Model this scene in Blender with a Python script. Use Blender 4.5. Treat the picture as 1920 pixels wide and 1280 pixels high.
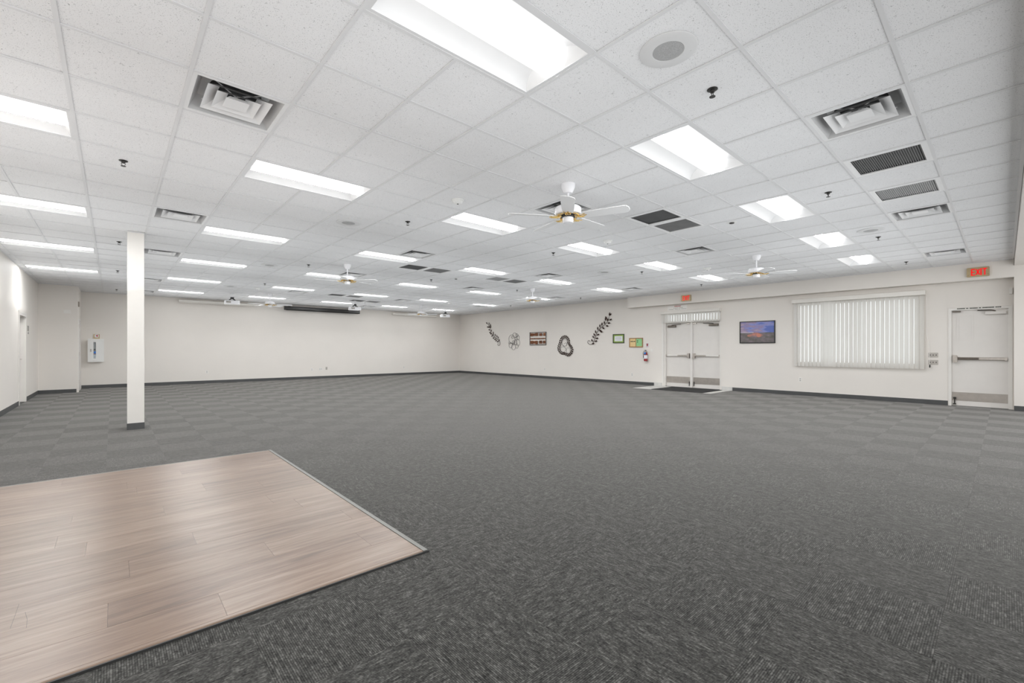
import bpy, math, random
from mathutils import Vector, Matrix

scene = bpy.context.scene
for o in list(bpy.data.objects):
    bpy.data.objects.remove(o, do_unlink=True)
COL = scene.collection
R = random.Random(7)

# ------------------------------------------------------------------ camera
F_PX, CX, CY = 829.5673, 949.6133, 654.6842      # focal length and principal point in the 1920x1280 frame
YAW, CAMZ, T = 0.84454, 1.23, 0.6096             # heading, eye height, ceiling module (2 ft)
CEIL = 3.04
X0, Y0 = 3.6163, 3.7175                          # ceiling grid offset in modules
cam_data = bpy.data.cameras.new('camera')
cam = bpy.data.objects.new('camera', cam_data)
COL.objects.link(cam)
cam.location = (0, 0, CAMZ)
cam.rotation_euler = (math.pi / 2, 0, YAW - math.pi / 2)
cam_data.sensor_width = 36.0
cam_data.lens = F_PX / 1920 * 36
cam_data.shift_x = (960 - CX) / 1920
cam_data.shift_y = (CY - 640) / 1920
cam_data.clip_start = 0.02
scene.camera = cam

# ------------------------------------------------------------------ world and exposure
world = bpy.data.worlds.new('world')
scene.world = world
world.use_nodes = True
bg = world.node_tree.nodes['Background']
bg.inputs['Color'].default_value = (0.98, 0.99, 1.0, 1)
bg.inputs['Strength'].default_value = 1.9
scene.view_settings.view_transform = 'Standard'
scene.view_settings.look = 'None'
scene.view_settings.exposure = 0.0
scene.view_settings.gamma = 1.0
scene.view_settings.use_curve_mapping = False
scene.cycles.max_bounces = 8
scene.cycles.diffuse_bounces = 5
LAMP_SIDE, LAMP_DOWN, CEIL_FILL = 1.6, 79.0, 9.7                 # radiance of lens flank and flat underside, power of the added ceiling fill

C_, S_ = math.cos(YAW), math.sin(YAW)


def ray(x, y):
    r, v = (x - CX) / F_PX, -(y - CY) / F_PX
    return (C_ + r * S_, S_ - r * C_, v)


def on_x(x, y, a):
    """point of the plane X = a seen at a pixel"""
    d = ray(x, y)
    t = a / d[0]
    return Vector((a, d[1] * t, CAMZ + d[2] * t))


def project(p):
    d = p[0] * C_ + p[1] * S_
    if d < 0.05:
        return None
    return CX + F_PX * (p[0] * S_ - p[1] * C_) / d, CY - F_PX * (p[2] - CAMZ) / d


def cell(i, j):
    return (i + X0) * T, (j + Y0) * T


# ------------------------------------------------------------------ mesh building
class MB:
    def __init__(self):
        self.v, self.f, self.m, self.uv = [], [], [], []

    def add(self, vs, fs, mi=0):
        n = len(self.v)
        self.v += [tuple(p) for p in vs]
        for f in fs:
            self.f.append([n + k for k in f])
            self.m.append(mi)
        return self

    def box(self, x0, x1, y0, y1, z0, z1, mi=0, M=None):
        vs = [(x0, y0, z0), (x1, y0, z0), (x1, y1, z0), (x0, y1, z0), (x0, y0, z1), (x1, y0, z1), (x1, y1, z1), (x0, y1, z1)]
        if M is not None:
            vs = [M @ Vector(p) for p in vs]
        return self.add(vs, [(0, 3, 2, 1), (4, 5, 6, 7), (0, 1, 5, 4), (1, 2, 6, 5), (2, 3, 7, 6), (3, 0, 4, 7)], mi)

    def bevel_box(self, x0, x1, y0, y1, z0, z1, b, axis=2, mi=0, M=None):
        """box with its four edges along `axis` chamfered"""
        lo = [x0, y0, z0]
        hi = [x1, y1, z1]
        a, c = [k for k in range(3) if k != axis]
        p = [(lo[a] + b, lo[c]), (hi[a] - b, lo[c]), (hi[a], lo[c] + b), (hi[a], hi[c] - b), (hi[a] - b, hi[c]), (lo[a] + b, hi[c]), (lo[a], hi[c] - b), (lo[a], lo[c] + b)]
        return self.prism(p, a, c, axis, lo[axis], hi[axis], mi, M)

    def prism(self, poly, a, c, axis, h0, h1, mi=0, M=None):
        n = len(poly)
        vs = []
        for h in (h0, h1):
            for q in poly:
                p = [0, 0, 0]
                p[a], p[c], p[axis] = q[0], q[1], h
                vs.append(Vector(p) if M is None else M @ Vector(p))
        fs = [tuple(range(n))[::-1], tuple(range(n, 2 * n))]
        fs += [(k, (k + 1) % n, n + (k + 1) % n, n + k) for k in range(n)]
        return self.add(vs, fs, mi)

    def lathe(self, prof, c=(0, 0, 0), seg=24, mi=0, M=None):
        """profile of (radius, z) turned round the z axis"""
        vs, fs = [], []
        for r, z in prof:
            for k in range(seg):
                t = 2 * math.pi * k / seg
                p = Vector((c[0] + r * math.cos(t), c[1] + r * math.sin(t), c[2] + z))
                vs.append(p if M is None else M @ p)
        for q in range(len(prof) - 1):
            for k in range(seg):
                k2 = (k + 1) % seg
                fs.append((q * seg + k, q * seg + k2, (q + 1) * seg + k2, (q + 1) * seg + k))
        fs.append(tuple(range(seg))[::-1])
        fs.append(tuple((len(prof) - 1) * seg + k for k in range(seg)))
        return self.add(vs, fs, mi)

    def tube(self, pts, r, seg=6, closed=False, mi=0):
        pts = [Vector(p) for p in pts]
        n = len(pts)
        rr = r if isinstance(r, (list, tuple)) else [r] * n
        vs, fs = [], []
        for k, p in enumerate(pts):
            a = pts[(k - 1) % n] if (closed or k > 0) else p
            b = pts[(k + 1) % n] if (closed or k < n - 1) else p
            t = (b - a).normalized()
            up = Vector((0, 0, 1)) if abs(t.z) < 0.95 else Vector((1, 0, 0))
            u = t.cross(up).normalized()
            w = t.cross(u)
            for q in range(seg):
                s = 2 * math.pi * q / seg
                vs.append(p + (u * math.cos(s) + w * math.sin(s)) * rr[k])
        for k in range(n if closed else n - 1):
            k2 = (k + 1) % n
            for q in range(seg):
                q2 = (q + 1) % seg
                fs.append((k * seg + q, k * seg + q2, k2 * seg + q2, k2 * seg + q))
        if not closed:
            fs.append(tuple(range(seg))[::-1])
            fs.append(tuple((n - 1) * seg + q for q in range(seg)))
        return self.add(vs, fs, mi)

    def build(self, name, mat, parent=None, loc=(0, 0, 0), rot=None, smooth=None, uv=None):
        me = bpy.data.meshes.new(name)
        me.from_pydata(self.v, [], self.f)
        mats = mat if isinstance(mat, (list, tuple)) else [mat]
        for m in mats:
            me.materials.append(m)
        if len(mats) > 1:
            me.polygons.foreach_set('material_index', self.m)
        if uv is not None:
            lay = me.uv_layers.new(name='uv')
            flat = []
            for f in self.f:
                for k in f:
                    flat += list(uv(self.v[k]))
            lay.data.foreach_set('uv', flat)
        if smooth is not None:
            me.polygons.foreach_set('use_smooth', [True] * len(me.polygons))
            me.set_sharp_from_angle(angle=math.radians(smooth))
        me.update()
        return link(name, me, parent, loc, rot)


def link(name, me, parent=None, loc=(0, 0, 0), rot=None):
    o = bpy.data.objects.new(name, me)
    COL.objects.link(o)
    o.location = loc
    if rot is not None:
        o.rotation_euler = rot
    if parent is not None:
        o.parent = parent
    return o


def tag(o, label, cat, group=None):
    o['label'] = label
    o['category'] = cat
    if group:
        o['group'] = group
    return o


def thing(name, label, cat, loc=(0, 0, 0), rotz=0.0, group=None):
    o = link(name, None, None, loc, (0, 0, rotz))
    o.empty_display_size = 0.1
    return tag(o, label, cat, group)


def struct(o, label=None):
    o['kind'] = 'structure'
    if label:
        o['label'] = label
    return o


KIDS = {}


def copy_tree(o, parent=None):
    c = o.copy()
    COL.objects.link(c)
    c.parent = parent
    for ch in list(o.children):
        copy_tree(ch, c)
    return c


# ------------------------------------------------------------------ materials
def nodes(name):
    m = bpy.data.materials.new(name)
    m.use_nodes = True
    nt = m.node_tree
    return m, nt, nt.nodes['Principled BSDF']


def setp(b, col=None, rough=None, metal=None, spec=None, emit=None, es=None):
    if col is not None:
        b.inputs['Base Color'].default_value = (*col, 1)
    if rough is not None:
        b.inputs['Roughness'].default_value = rough
    if metal is not None:
        b.inputs['Metallic'].default_value = metal
    if spec is not None:
        b.inputs['Specular IOR Level'].default_value = spec
    if emit is not None:
        b.inputs['Emission Color'].default_value = (*emit, 1)
        b.inputs['Emission Strength'].default_value = es


def N(nt, kind, **kw):
    n = nt.nodes.new(kind)
    for k, v in kw.items():
        if k in n.inputs:
            n.inputs[k].default_value = v
        else:
            setattr(n, k, v)
    return n


def math_n(nt, op, a, b=None, c=None):
    n = nt.nodes.new('ShaderNodeMath')
    n.operation = op
    for k, v in enumerate((a, b, c)):
        if v is None:
            continue
        if isinstance(v, (int, float)):
            n.inputs[k].default_value = v
        else:
            nt.links.new(v, n.inputs[k])
    return n.outputs[0]


def ramp(nt, fac, stops):
    n = nt.nodes.new('ShaderNodeValToRGB')
    el = n.color_ramp.elements
    while len(el) < len(stops):
        el.new(0.5)
    for e, (p, c) in zip(el, stops):
        e.position = p
        e.color = (*c, 1)
    nt.links.new(fac, n.inputs['Fac'])
    return n.outputs['Color']


def plain(name, col, rough=0.5, metal=0.0, spec=0.5, var=0.06, scale=6.0, bump=0.0, bscale=80.0, emit=None, es=0.0):
    """paint, plastic or metal with a little procedural unevenness"""
    m, nt, b = nodes(name)
    setp(b, col, rough, metal, spec, emit, es)
    tc = N(nt, 'ShaderNodeTexCoord')
    if var > 0:
        no = N(nt, 'ShaderNodeTexNoise', Scale=scale, Detail=3.0)
        nt.links.new(tc.outputs['Object'], no.inputs['Vector'])
        lo = tuple(max(0, c * (1 - var)) for c in col)
        hi = tuple(min(1, c * (1 + var)) for c in col)
        nt.links.new(ramp(nt, no.outputs['Fac'], [(0.3, lo), (0.7, hi)]), b.inputs['Base Color'])
    if bump > 0:
        n2 = N(nt, 'ShaderNodeTexNoise', Scale=bscale, Detail=2.0)
        nt.links.new(tc.outputs['Object'], n2.inputs['Vector'])
        bp = N(nt, 'ShaderNodeBump', Strength=bump, Distance=0.004)
        nt.links.new(n2.outputs['Fac'], bp.inputs['Height'])
        nt.links.new(bp.outputs['Normal'], b.inputs['Normal'])
    return m


M = {}
M['wall'] = plain('wall_paint', (0.80, 0.762, 0.715), 0.58, spec=0.25, var=0.012, scale=1.5, bump=0.12, bscale=140)
M['trim_white'] = plain('trim_paint', (0.80, 0.775, 0.735), 0.35, var=0.015)
M['door'] = plain('door_paint', (0.765, 0.735, 0.70), 0.38, var=0.015)
M['base'] = plain('rubber_base', (0.075, 0.077, 0.078), 0.45, var=0.08)
M['carpet_base'] = plain('carpet_base', (0.105, 0.105, 0.1), 0.9, var=0.3, scale=90)
M['grid'] = plain('grid_enamel', (0.75, 0.75, 0.755), 0.4, var=0.01)
M['fixture'] = plain('fixture_enamel', (0.86, 0.86, 0.86), 0.35, var=0.008)
M['diffuser'] = plain('diffuser_enamel', (0.83, 0.83, 0.83), 0.38, var=0.01)
M['louver_back_shade'] = plain('louver_back_shade', (0.30, 0.30, 0.30), 0.5, var=0.03)  # darker than the enamel: shade on the louver backs put into the colour
M['vent_recess_shade'] = plain('vent_recess_shade', (0.60, 0.60, 0.60), 0.45, var=0.02)  # greyed enamel: shading inside the vent recess painted into the colour
M['duct'] = plain('duct_black', (0.008, 0.008, 0.009), 0.6, var=0.3)
M['return_dark'] = plain('return_mesh', (0.20, 0.20, 0.20), 0.6, var=0.1)
M['return_light'] = plain('return_mesh_pale', (0.52, 0.52, 0.52), 0.6, var=0.05)
M['speaker'] = plain('speaker_enamel', (0.72, 0.72, 0.72), 0.5, var=0.01)
M['speaker_grille'] = plain('speaker_grille', (0.42, 0.42, 0.42), 0.6, var=0.25, scale=260)
M['dark_metal'] = plain('dark_metal', (0.05, 0.048, 0.045), 0.35, 0.7, var=0.2)
M['sensor'] = plain('sensor_plastic', (0.84, 0.84, 0.82), 0.4, var=0.01)
M['fan_white'] = plain('fan_enamel', (0.88, 0.88, 0.9), 0.25, var=0.008)
M['blade'] = plain('fan_blade', (0.80, 0.80, 0.80), 0.45, var=0.01)
M['brass'] = plain('brass', (0.83, 0.58, 0.2), 0.25, 1.0, var=0.08)
M['black'] = plain('black_plastic', (0.012, 0.012, 0.013), 0.4, var=0.2)
M['steel'] = plain('brushed_steel', (0.56, 0.52, 0.48), 0.32, 1.0, var=0.08, scale=30)
M['steel_dark'] = plain('bronze_bar', (0.16, 0.14, 0.12), 0.35, 0.9, var=0.1)
M['kick'] = plain('kick_plate', (0.50, 0.46, 0.42), 0.38, 0.85, var=0.06, scale=12)
M['blind'] = None
M['tile_pale'] = plain('entry_tile', (0.62, 0.61, 0.585), 0.3, var=0.05, scale=8)
M['mat_dark'] = plain('entry_mat', (0.022, 0.022, 0.022), 0.95, var=0.3, scale=120, bump=0.5, bscale=300)
M['screen_white'] = plain('screen_case', (0.78, 0.75, 0.70), 0.4, var=0.015)
M['screen_black'] = plain('screen_case_black', (0.014, 0.013, 0.012), 0.3, var=0.1)
M['plate'] = plain('wall_plate', (0.83, 0.81, 0.775), 0.3, var=0.01)
M['plate_steel'] = plain('switch_plate', (0.52, 0.49, 0.45), 0.35, 0.6, var=0.05)
M['art_metal'] = plain('art_bronze', (0.045, 0.022, 0.016), 0.45, 0.5, var=0.4, scale=25)
M['art_wire'] = plain('art_wire', (0.16, 0.145, 0.14), 0.4, 0.6, var=0.2)
M['art_rust'] = plain('art_rust', (0.19, 0.07, 0.028), 0.45, 0.4, var=0.75, scale=16)
M['oak'] = plain('oak', (0.35, 0.19, 0.075), 0.5, var=0.2, scale=30)
M['yellow'] = plain('paper_yellow', (0.80, 0.60, 0.30), 0.7, var=0.06, scale=20)
M['green'] = plain('paper_green', (0.30, 0.63, 0.30), 0.7, var=0.05, scale=20)
M['ink'] = plain('ink', (0.03, 0.035, 0.02), 0.7, var=0.1)
M['ink_soft'] = plain('ink_soft', (0.38, 0.36, 0.33), 0.7, var=0.15)
M['frame_green'] = plain('frame_green', (0.022, 0.04, 0.014), 0.4, var=0.2)
M['mat_green'] = plain('mat_green', (0.31, 0.44, 0.10), 0.6, var=0.12, scale=15)
M['paper'] = plain('paper', (0.80, 0.82, 0.86), 0.7, var=0.02)
M['red'] = plain('red_paint', (0.30, 0.012, 0.014), 0.25, var=0.08)
M['blue'] = plain('blue_tag', (0.02, 0.16, 0.52), 0.4, var=0.08)
M['sign_tan'] = plain('sign_brass', (0.46, 0.36, 0.21), 0.35, 0.35, var=0.06)
M['sign_red'] = plain('sign_red', (0.45, 0.03, 0.02), 0.4, var=0.1)
M['exit_red'] = plain('exit_red', (0.55, 0.006, 0.008), 0.4, var=0.0, emit=(1.0, 0.006, 0.01), es=0.5)
M['alu'] = plain('aluminium_edge', (0.20, 0.20, 0.185), 0.42, 0.5, var=0.06, scale=20)
M['dark_edge'] = plain('rubber_edge', (0.03, 0.03, 0.03), 0.5, var=0.1)
M['lens_side'] = plain('lens_acrylic', (0.9, 0.9, 0.9), 0.4, var=0.0, emit=(1, 1, 1), es=LAMP_SIDE)
M['lens_down'] = plain('lens_acrylic_bright', (0.9, 0.9, 0.9), 0.4, var=0.0, emit=(0.985, 0.993, 1.0), es=LAMP_DOWN)


def blind_mat():
    m, nt, b = nodes('vinyl_slat')
    setp(b, (0.80, 0.78, 0.745), 0.45)
    tr = N(nt, 'ShaderNodeBsdfTranslucent', Color=(0.85, 0.83, 0.79, 1))
    mx = N(nt, 'ShaderNodeMixShader', Fac=0.35)
    nt.links.new(b.outputs[0], mx.inputs[1])
    nt.links.new(tr.outputs[0], mx.inputs[2])
    nt.links.new(mx.outputs[0], nt.nodes['Material Output'].inputs['Surface'])
    return m


M['blind'] = blind_mat()


def glass_mat():
    m, nt, b = nodes('window_glass')
    nt.nodes.remove(b)
    tr = N(nt, 'ShaderNodeBsdfTransparent', Color=(0.93, 0.95, 0.95, 1))
    gl = N(nt, 'ShaderNodeBsdfGlossy', Roughness=0.03)
    fr = N(nt, 'ShaderNodeFresnel', IOR=1.45)
    mx = N(nt, 'ShaderNodeMixShader')
    nt.links.new(fr.outputs[0], mx.inputs[0])
    nt.links.new(tr.outputs[0], mx.inputs[1])
    nt.links.new(gl.outputs[0], mx.inputs[2])
    nt.links.new(mx.outputs[0], nt.nodes['Material Output'].inputs['Surface'])
    return m


M['glass'] = glass_mat()


def ceiling_tile_mat():
    m, nt, b = nodes('mineral_fibre_tile')
    setp(b, rough=0.9, spec=0.15)
    tc, oi = N(nt, 'ShaderNodeTexCoord'), N(nt, 'ShaderNodeObjectInfo')
    off = math_n(nt, 'MULTIPLY', oi.outputs['Random'], 40.0)
    cmb = N(nt, 'ShaderNodeCombineXYZ')
    nt.links.new(off, cmb.inputs[0])
    nt.links.new(off, cmb.inputs[1])
    add = N(nt, 'ShaderNodeVectorMath', operation='ADD')
    nt.links.new(tc.outputs['Object'], add.inputs[0])
    nt.links.new(cmb.outputs[0], add.inputs[1])
    pin = N(nt, 'ShaderNodeTexNoise', Scale=170.0, Detail=1.0)
    worm = N(nt, 'ShaderNodeTexNoise', Scale=75.0, Detail=2.0, Distortion=1.2)
    tone = N(nt, 'ShaderNodeTexNoise', Scale=3.0, Detail=2.0)
    for n in (pin, worm, tone):
        nt.links.new(add.outputs[0], n.inputs['Vector'])
    p = ramp(nt, pin.outputs['Fac'], [(0.0, (1, 1, 1)), (0.655, (1, 1, 1)), (0.70, (0.52, 0.52, 0.52))])
    w = ramp(nt, worm.outputs['Fac'], [(0.0, (1, 1, 1)), (0.66, (1, 1, 1)), (0.72, (0.56, 0.56, 0.56))])
    t = ramp(nt, tone.outputs['Fac'], [(0.3, (0.85, 0.85, 0.855)), (0.7, (0.875, 0.875, 0.88))])
    m1 = N(nt, 'ShaderNodeMix', data_type='RGBA', blend_type='MULTIPLY')
    m1.inputs[0].default_value = 1.0
    m2 = N(nt, 'ShaderNodeMix', data_type='RGBA', blend_type='MULTIPLY')
    m2.inputs[0].default_value = 1.0
    nt.links.new(p, m1.inputs[6])
    nt.links.new(w, m1.inputs[7])
    nt.links.new(m1.outputs[2], m2.inputs[6])
    nt.links.new(t, m2.inputs[7])
    nt.links.new(m2.outputs[2], b.inputs['Base Color'])
    bp = N(nt, 'ShaderNodeBump', Strength=0.4, Distance=0.003)
    nt.links.new(m1.outputs[2], bp.inputs['Height'])
    nt.links.new(bp.outputs['Normal'], b.inputs['Normal'])
    return m


M['ctile'] = ceiling_tile_mat()


RIB, RIB_H = 1 / 122.0, 0.00032                                  # rib spacing of the carpet


def carpet_mat():
    """low-pile ribbed carpet: dark cut pile on the ribs, paler yarn down between them (UV in metres, u along the rib)"""
    m, nt, b = nodes('ribbed_carpet')
    setp(b, rough=0.9, spec=0.15)
    b.inputs['Sheen Weight'].default_value = 0.52
    b.inputs['Sheen Roughness'].default_value = 0.3
    b.inputs['Sheen Tint'].default_value = (0.86, 0.84, 0.81, 1)
    uv, oi = N(nt, 'ShaderNodeUVMap'), N(nt, 'ShaderNodeObjectInfo')
    sep = N(nt, 'ShaderNodeSeparateXYZ')
    nt.links.new(uv.outputs[0], sep.inputs[0])
    u = math_n(nt, 'ADD', sep.outputs[0], math_n(nt, 'MULTIPLY', oi.outputs['Random'], 57.0))
    v = math_n(nt, 'DIVIDE', sep.outputs[1], RIB)
    gro = math_n(nt, 'FLOOR', math_n(nt, 'ADD', v, 0.5))                                        # number of the groove
    prof = math_n(nt, 'ABSOLUTE', math_n(nt, 'SUBTRACT', math_n(nt, 'FRACT', v), 0.5))          # 0 on the rib, .5 in the groove

    def vec(a, c, d=0.0):
        n = N(nt, 'ShaderNodeCombineXYZ')
        nt.links.new(a, n.inputs[0])
        nt.links.new(c, n.inputs[1])
        n.inputs[2].default_value = d
        return n.outputs[0]
    line = N(nt, 'ShaderNodeTexNoise', Scale=1.0, Detail=3.0, Roughness=0.7)
    nt.links.new(vec(math_n(nt, 'MULTIPLY', u, 17.0), math_n(nt, 'MULTIPLY', gro, 7.31)), line.inputs['Vector'])
    patch = N(nt, 'ShaderNodeTexNoise', Scale=22.0, Detail=3.0)
    nt.links.new(vec(u, sep.outputs[1], 3.0), patch.inputs['Vector'])
    tuft = N(nt, 'ShaderNodeTexNoise', Scale=1.0, Detail=2.0)
    nt.links.new(vec(math_n(nt, 'MULTIPLY', u, 95.0), math_n(nt, 'MULTIPLY', v, 0.85), 9.0), tuft.inputs['Vector'])
    fac = math_n(nt, 'ADD', math_n(nt, 'MULTIPLY', line.outputs['Fac'], 0.50), math_n(nt, 'MULTIPLY', patch.outputs['Fac'], 0.18))
    fac = math_n(nt, 'ADD', fac, math_n(nt, 'MULTIPLY', tuft.outputs['Fac'], 0.32))
    fac = math_n(nt, 'ADD', fac, math_n(nt, 'MULTIPLY', math_n(nt, 'SUBTRACT', prof, 0.25), 0.24))
    col = ramp(nt, fac, [(0.36, (0.008, 0.008, 0.0073)), (0.45, (0.032, 0.0318, 0.0297)), (0.54, (0.062, 0.0615, 0.0576)), (0.65, (0.145, 0.1438, 0.135))])
    nt.links.new(col, b.inputs['Base Color'])
    bp = N(nt, 'ShaderNodeBump', Strength=0.35, Distance=0.002)
    nt.links.new(tuft.outputs['Fac'], bp.inputs['Height'])
    nt.links.new(bp.outputs['Normal'], b.inputs['Normal'])
    return m


M['carpet'] = carpet_mat()


def wood_mat():
    m, nt, b = nodes('wood_plank')
    setp(b, rough=0.3, spec=0.8)
    tc, oi = N(nt, 'ShaderNodeTexCoord'), N(nt, 'ShaderNodeObjectInfo')
    mp = N(nt, 'ShaderNodeMapping')
    mp.inputs['Scale'].default_value = (0.9, 11.0, 1.0)
    nt.links.new(tc.outputs['Object'], mp.inputs['Vector'])
    cmb = N(nt, 'ShaderNodeCombineXYZ')
    for k in range(3):
        nt.links.new(math_n(nt, 'MULTIPLY', oi.outputs['Random'], 31.0 + 9 * k), cmb.inputs[k])
    add = N(nt, 'ShaderNodeVectorMath', operation='ADD')
    nt.links.new(mp.outputs[0], add.inputs[0])
    nt.links.new(cmb.outputs[0], add.inputs[1])
    g1 = N(nt, 'ShaderNodeTexNoise', Scale=1.6, Detail=5.0, Roughness=0.62, Distortion=0.5)
    g2 = N(nt, 'ShaderNodeTexNoise', Scale=7.0, Detail=4.0, Roughness=0.6)
    nt.links.new(add.outputs[0], g1.inputs['Vector'])
    nt.links.new(add.outputs[0], g2.inputs['Vector'])
    f = math_n(nt, 'ADD', math_n(nt, 'MULTIPLY', g1.outputs['Fac'], 0.7), math_n(nt, 'MULTIPLY', g2.outputs['Fac'], 0.3))
    f = math_n(nt, 'ADD', f, math_n(nt, 'MULTIPLY', math_n(nt, 'SUBTRACT', oi.outputs['Random'], 0.5), 0.10))
    col = ramp(nt, f, [(0.28, (0.075, 0.042, 0.025)), (0.42, (0.138, 0.083, 0.053)), (0.54, (0.192, 0.126, 0.086)), (0.68, (0.255, 0.18, 0.133))])
    nt.links.new(col, b.inputs['Base Color'])
    nt.links.new(math_n(nt, 'ADD', math_n(nt, 'MULTIPLY', g1.outputs['Fac'], 0.04), 0.29), b.inputs['Roughness'])
    return m


M['wood'] = wood_mat()


def picture_mat():
    """landscape print: violet sky, clouds, a bright horizon, an orange peak over dark ground (UV 0..1)"""
    m, nt, b = nodes('landscape_print')
    setp(b, rough=0.18)
    uv = N(nt, 'ShaderNodeUVMap')
    sep = N(nt, 'ShaderNodeSeparateXYZ')
    nt.links.new(uv.outputs[0], sep.inputs[0])
    mp = N(nt, 'ShaderNodeMapping')
    mp.inputs['Scale'].default_value = (1.6, 3.2, 1)
    nt.links.new(uv.outputs[0], mp.inputs['Vector'])
    no = N(nt, 'ShaderNodeTexNoise', Scale=1.7, Detail=5.0)
    nt.links.new(mp.outputs[0], no.inputs['Vector'])
    sky = ramp(nt, math_n(nt, 'ADD', no.outputs['Fac'], math_n(nt, 'MULTIPLY', math_n(nt, 'SUBTRACT', sep.outputs[0], 0.5), -0.25)),
               [(0.36, (0.10, 0.15, 0.46)), (0.47, (0.24, 0.27, 0.58)), (0.56, (0.27, 0.22, 0.38)), (0.68, (0.42, 0.33, 0.42))])
    n3 = N(nt, 'ShaderNodeTexNoise', Scale=5.0, Detail=4.0)
    nt.links.new(uv.outputs[0], n3.inputs['Vector'])
    gnd = ramp(nt, n3.outputs['Fac'], [(0.35, (0.10, 0.10, 0.085)), (0.55, (0.17, 0.145, 0.155)), (0.7, (0.27, 0.19, 0.23))])
    dx = math_n(nt, 'MULTIPLY', math_n(nt, 'SUBTRACT', sep.outputs[0], 0.47), 4.2)
    dy = math_n(nt, 'MULTIPLY', math_n(nt, 'SUBTRACT', sep.outputs[1], 0.355), 8.5)
    dd = math_n(nt, 'ADD', math_n(nt, 'MULTIPLY', dx, dx), math_n(nt, 'MULTIPLY', dy, dy))
    dd = math_n(nt, 'ADD', dd, math_n(nt, 'MULTIPLY', math_n(nt, 'SUBTRACT', n3.outputs['Fac'], 0.5), 4.5))
    peak = ramp(nt, dd, [(0.15, (1, 1, 1)), (0.95, (0, 0, 0))])
    mg = N(nt, 'ShaderNodeMix', data_type='RGBA')
    nt.links.new(peak, mg.inputs[0])
    nt.links.new(gnd, mg.inputs[6])
    mg.inputs[7].default_value = (0.56, 0.22, 0.16, 1)
    hz = math_n(nt, 'GREATER_THAN', sep.outputs[1], 0.475)
    ms = N(nt, 'ShaderNodeMix', data_type='RGBA')
    nt.links.new(hz, ms.inputs[0])
    nt.links.new(mg.outputs[2], ms.inputs[6])
    nt.links.new(sky, ms.inputs[7])
    band = math_n(nt, 'LESS_THAN', math_n(nt, 'ABSOLUTE', math_n(nt, 'SUBTRACT', sep.outputs[1], 0.485)), 0.013)
    band = math_n(nt, 'MULTIPLY', band, math_n(nt, 'LESS_THAN', sep.outputs[0], 0.4))
    mb = N(nt, 'ShaderNodeMix', data_type='RGBA')
    nt.links.new(band, mb.inputs[0])
    nt.links.new(ms.outputs[2], mb.inputs[6])
    mb.inputs[7].default_value = (0.62, 0.58, 0.68, 1)
    nt.links.new(mb.outputs[2], b.inputs['Base Color'])
    return m


M['picture'] = picture_mat()

# ------------------------------------------------------------------ the room
XR, YB, XL, YF = 13.72, 19.2, -1.55, -0.125      # right wall, back wall, left wall, edge of the grid ceiling
SOF = 0.25                                       # how far the soffit stands off the right wall
YN, YS = -2.0, 17.6                              # where the floor ends behind the camera, face of the left-hand return
XS = -0.76                                       # side of that return

b = MB()
b.box(-2.2, 14.2, YN, 19.6, -0.25, -0.009)
floor = struct(b.build('floor', M['carpet_base']), 'charcoal carpet tile floor of the hall')

# right wall with its three openings
W_OPEN = (1.255, 3.715, 0.845, 2.45)
D2 = (5.69, 7.585, 2.40)                         # double door opening
D1 = (-0.11, 0.822, 2.13)                        # single door opening
b = MB()
xa, xb = XR, XR + 0.22
b.box(xa, xb, D2[1], YB + 0.2, 0, CEIL + 0.3)
b.box(xa, xb, W_OPEN[1], D2[0], 0, CEIL + 0.3)
b.box(xa, xb, W_OPEN[0], W_OPEN[1], 0, W_OPEN[2])
b.box(xa, xb, W_OPEN[0], W_OPEN[1], W_OPEN[3], CEIL + 0.3)
b.box(xa, xb, D1[1], W_OPEN[0], 0, CEIL + 0.3)
b.box(xa, xb, D2[0], D2[1], D2[2], CEIL + 0.3)
b.box(xa, xb, D1[0], D1[1], D1[2], CEIL + 0.3)
b.box(xa, xb, YN, D1[0], 0, CEIL + 0.3)
wall_right = struct(b.build('wall_right', M['wall']))
b = MB()
b.box(XS, XR + 0.22, YB, YB + 0.2, 0, CEIL + 0.3)
wall_back = struct(b.build('wall_back', M['wall']))
LD = (14.31, 15.34, 2.04)                        # opening in the left wall
b = MB()
b.box(XL - 0.2, XL, YN, LD[0], 0, CEIL + 0.3)
b.box(XL - 0.2, XL, LD[1], YS, 0, CEIL + 0.3)
b.box(XL - 0.2, XL, LD[0], LD[1], LD[2], CEIL + 0.3)
wall_left = struct(b.build('wall_left', M['wall']))
b = MB()
b.box(XL - 0.2, XS, YS, YB + 0.2, 0, CEIL + 0.3)
struct(b.build('wall_return', M['wall']), 'boxed-out white wall in the far left corner')
# soffit along the right wall, and the lower ceiling with its pier beside the camera
b = MB()
b.box(XR - SOF, XR - 0.0005, YF, 8.78, 2.68, CEIL - 0.001)
struct(b.build('trim_1', M['wall']), 'boxed soffit along the top of the right wall')
b = MB()
b.box(XL, XR - 0.0005, YN, YF - 0.004, 2.91, CEIL + 0.3)
struct(b.build('trim_2', M['wall']), 'lower plaster ceiling beside the camera')
b = MB()
b.box(XR - SOF, XR - 0.0005, YN, YF, 0, 2.909)
struct(b.build('trim_3', M['wall']), 'plain wall pier right of the single exit door')
b = MB()
b.box(XR - 0.004, XR - 0.0005, D1[1] - 0.001, 0.845, D1[2], 2.68)
b.box(XR - 0.003, XR - 0.0005, YF, D1[1], D1[2] + 0.003, 2.68)
struct(b.build('trim_4', M['wall']), 'flush panel above the single exit door')


def baseboard(name, x0, x1, y0, y1, mat=None, h=0.102):
    bb = MB()
    bb.box(x0, x1, y0, y1, 0.0005, h)
    return struct(bb.build(name, mat or M['base']))


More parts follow.
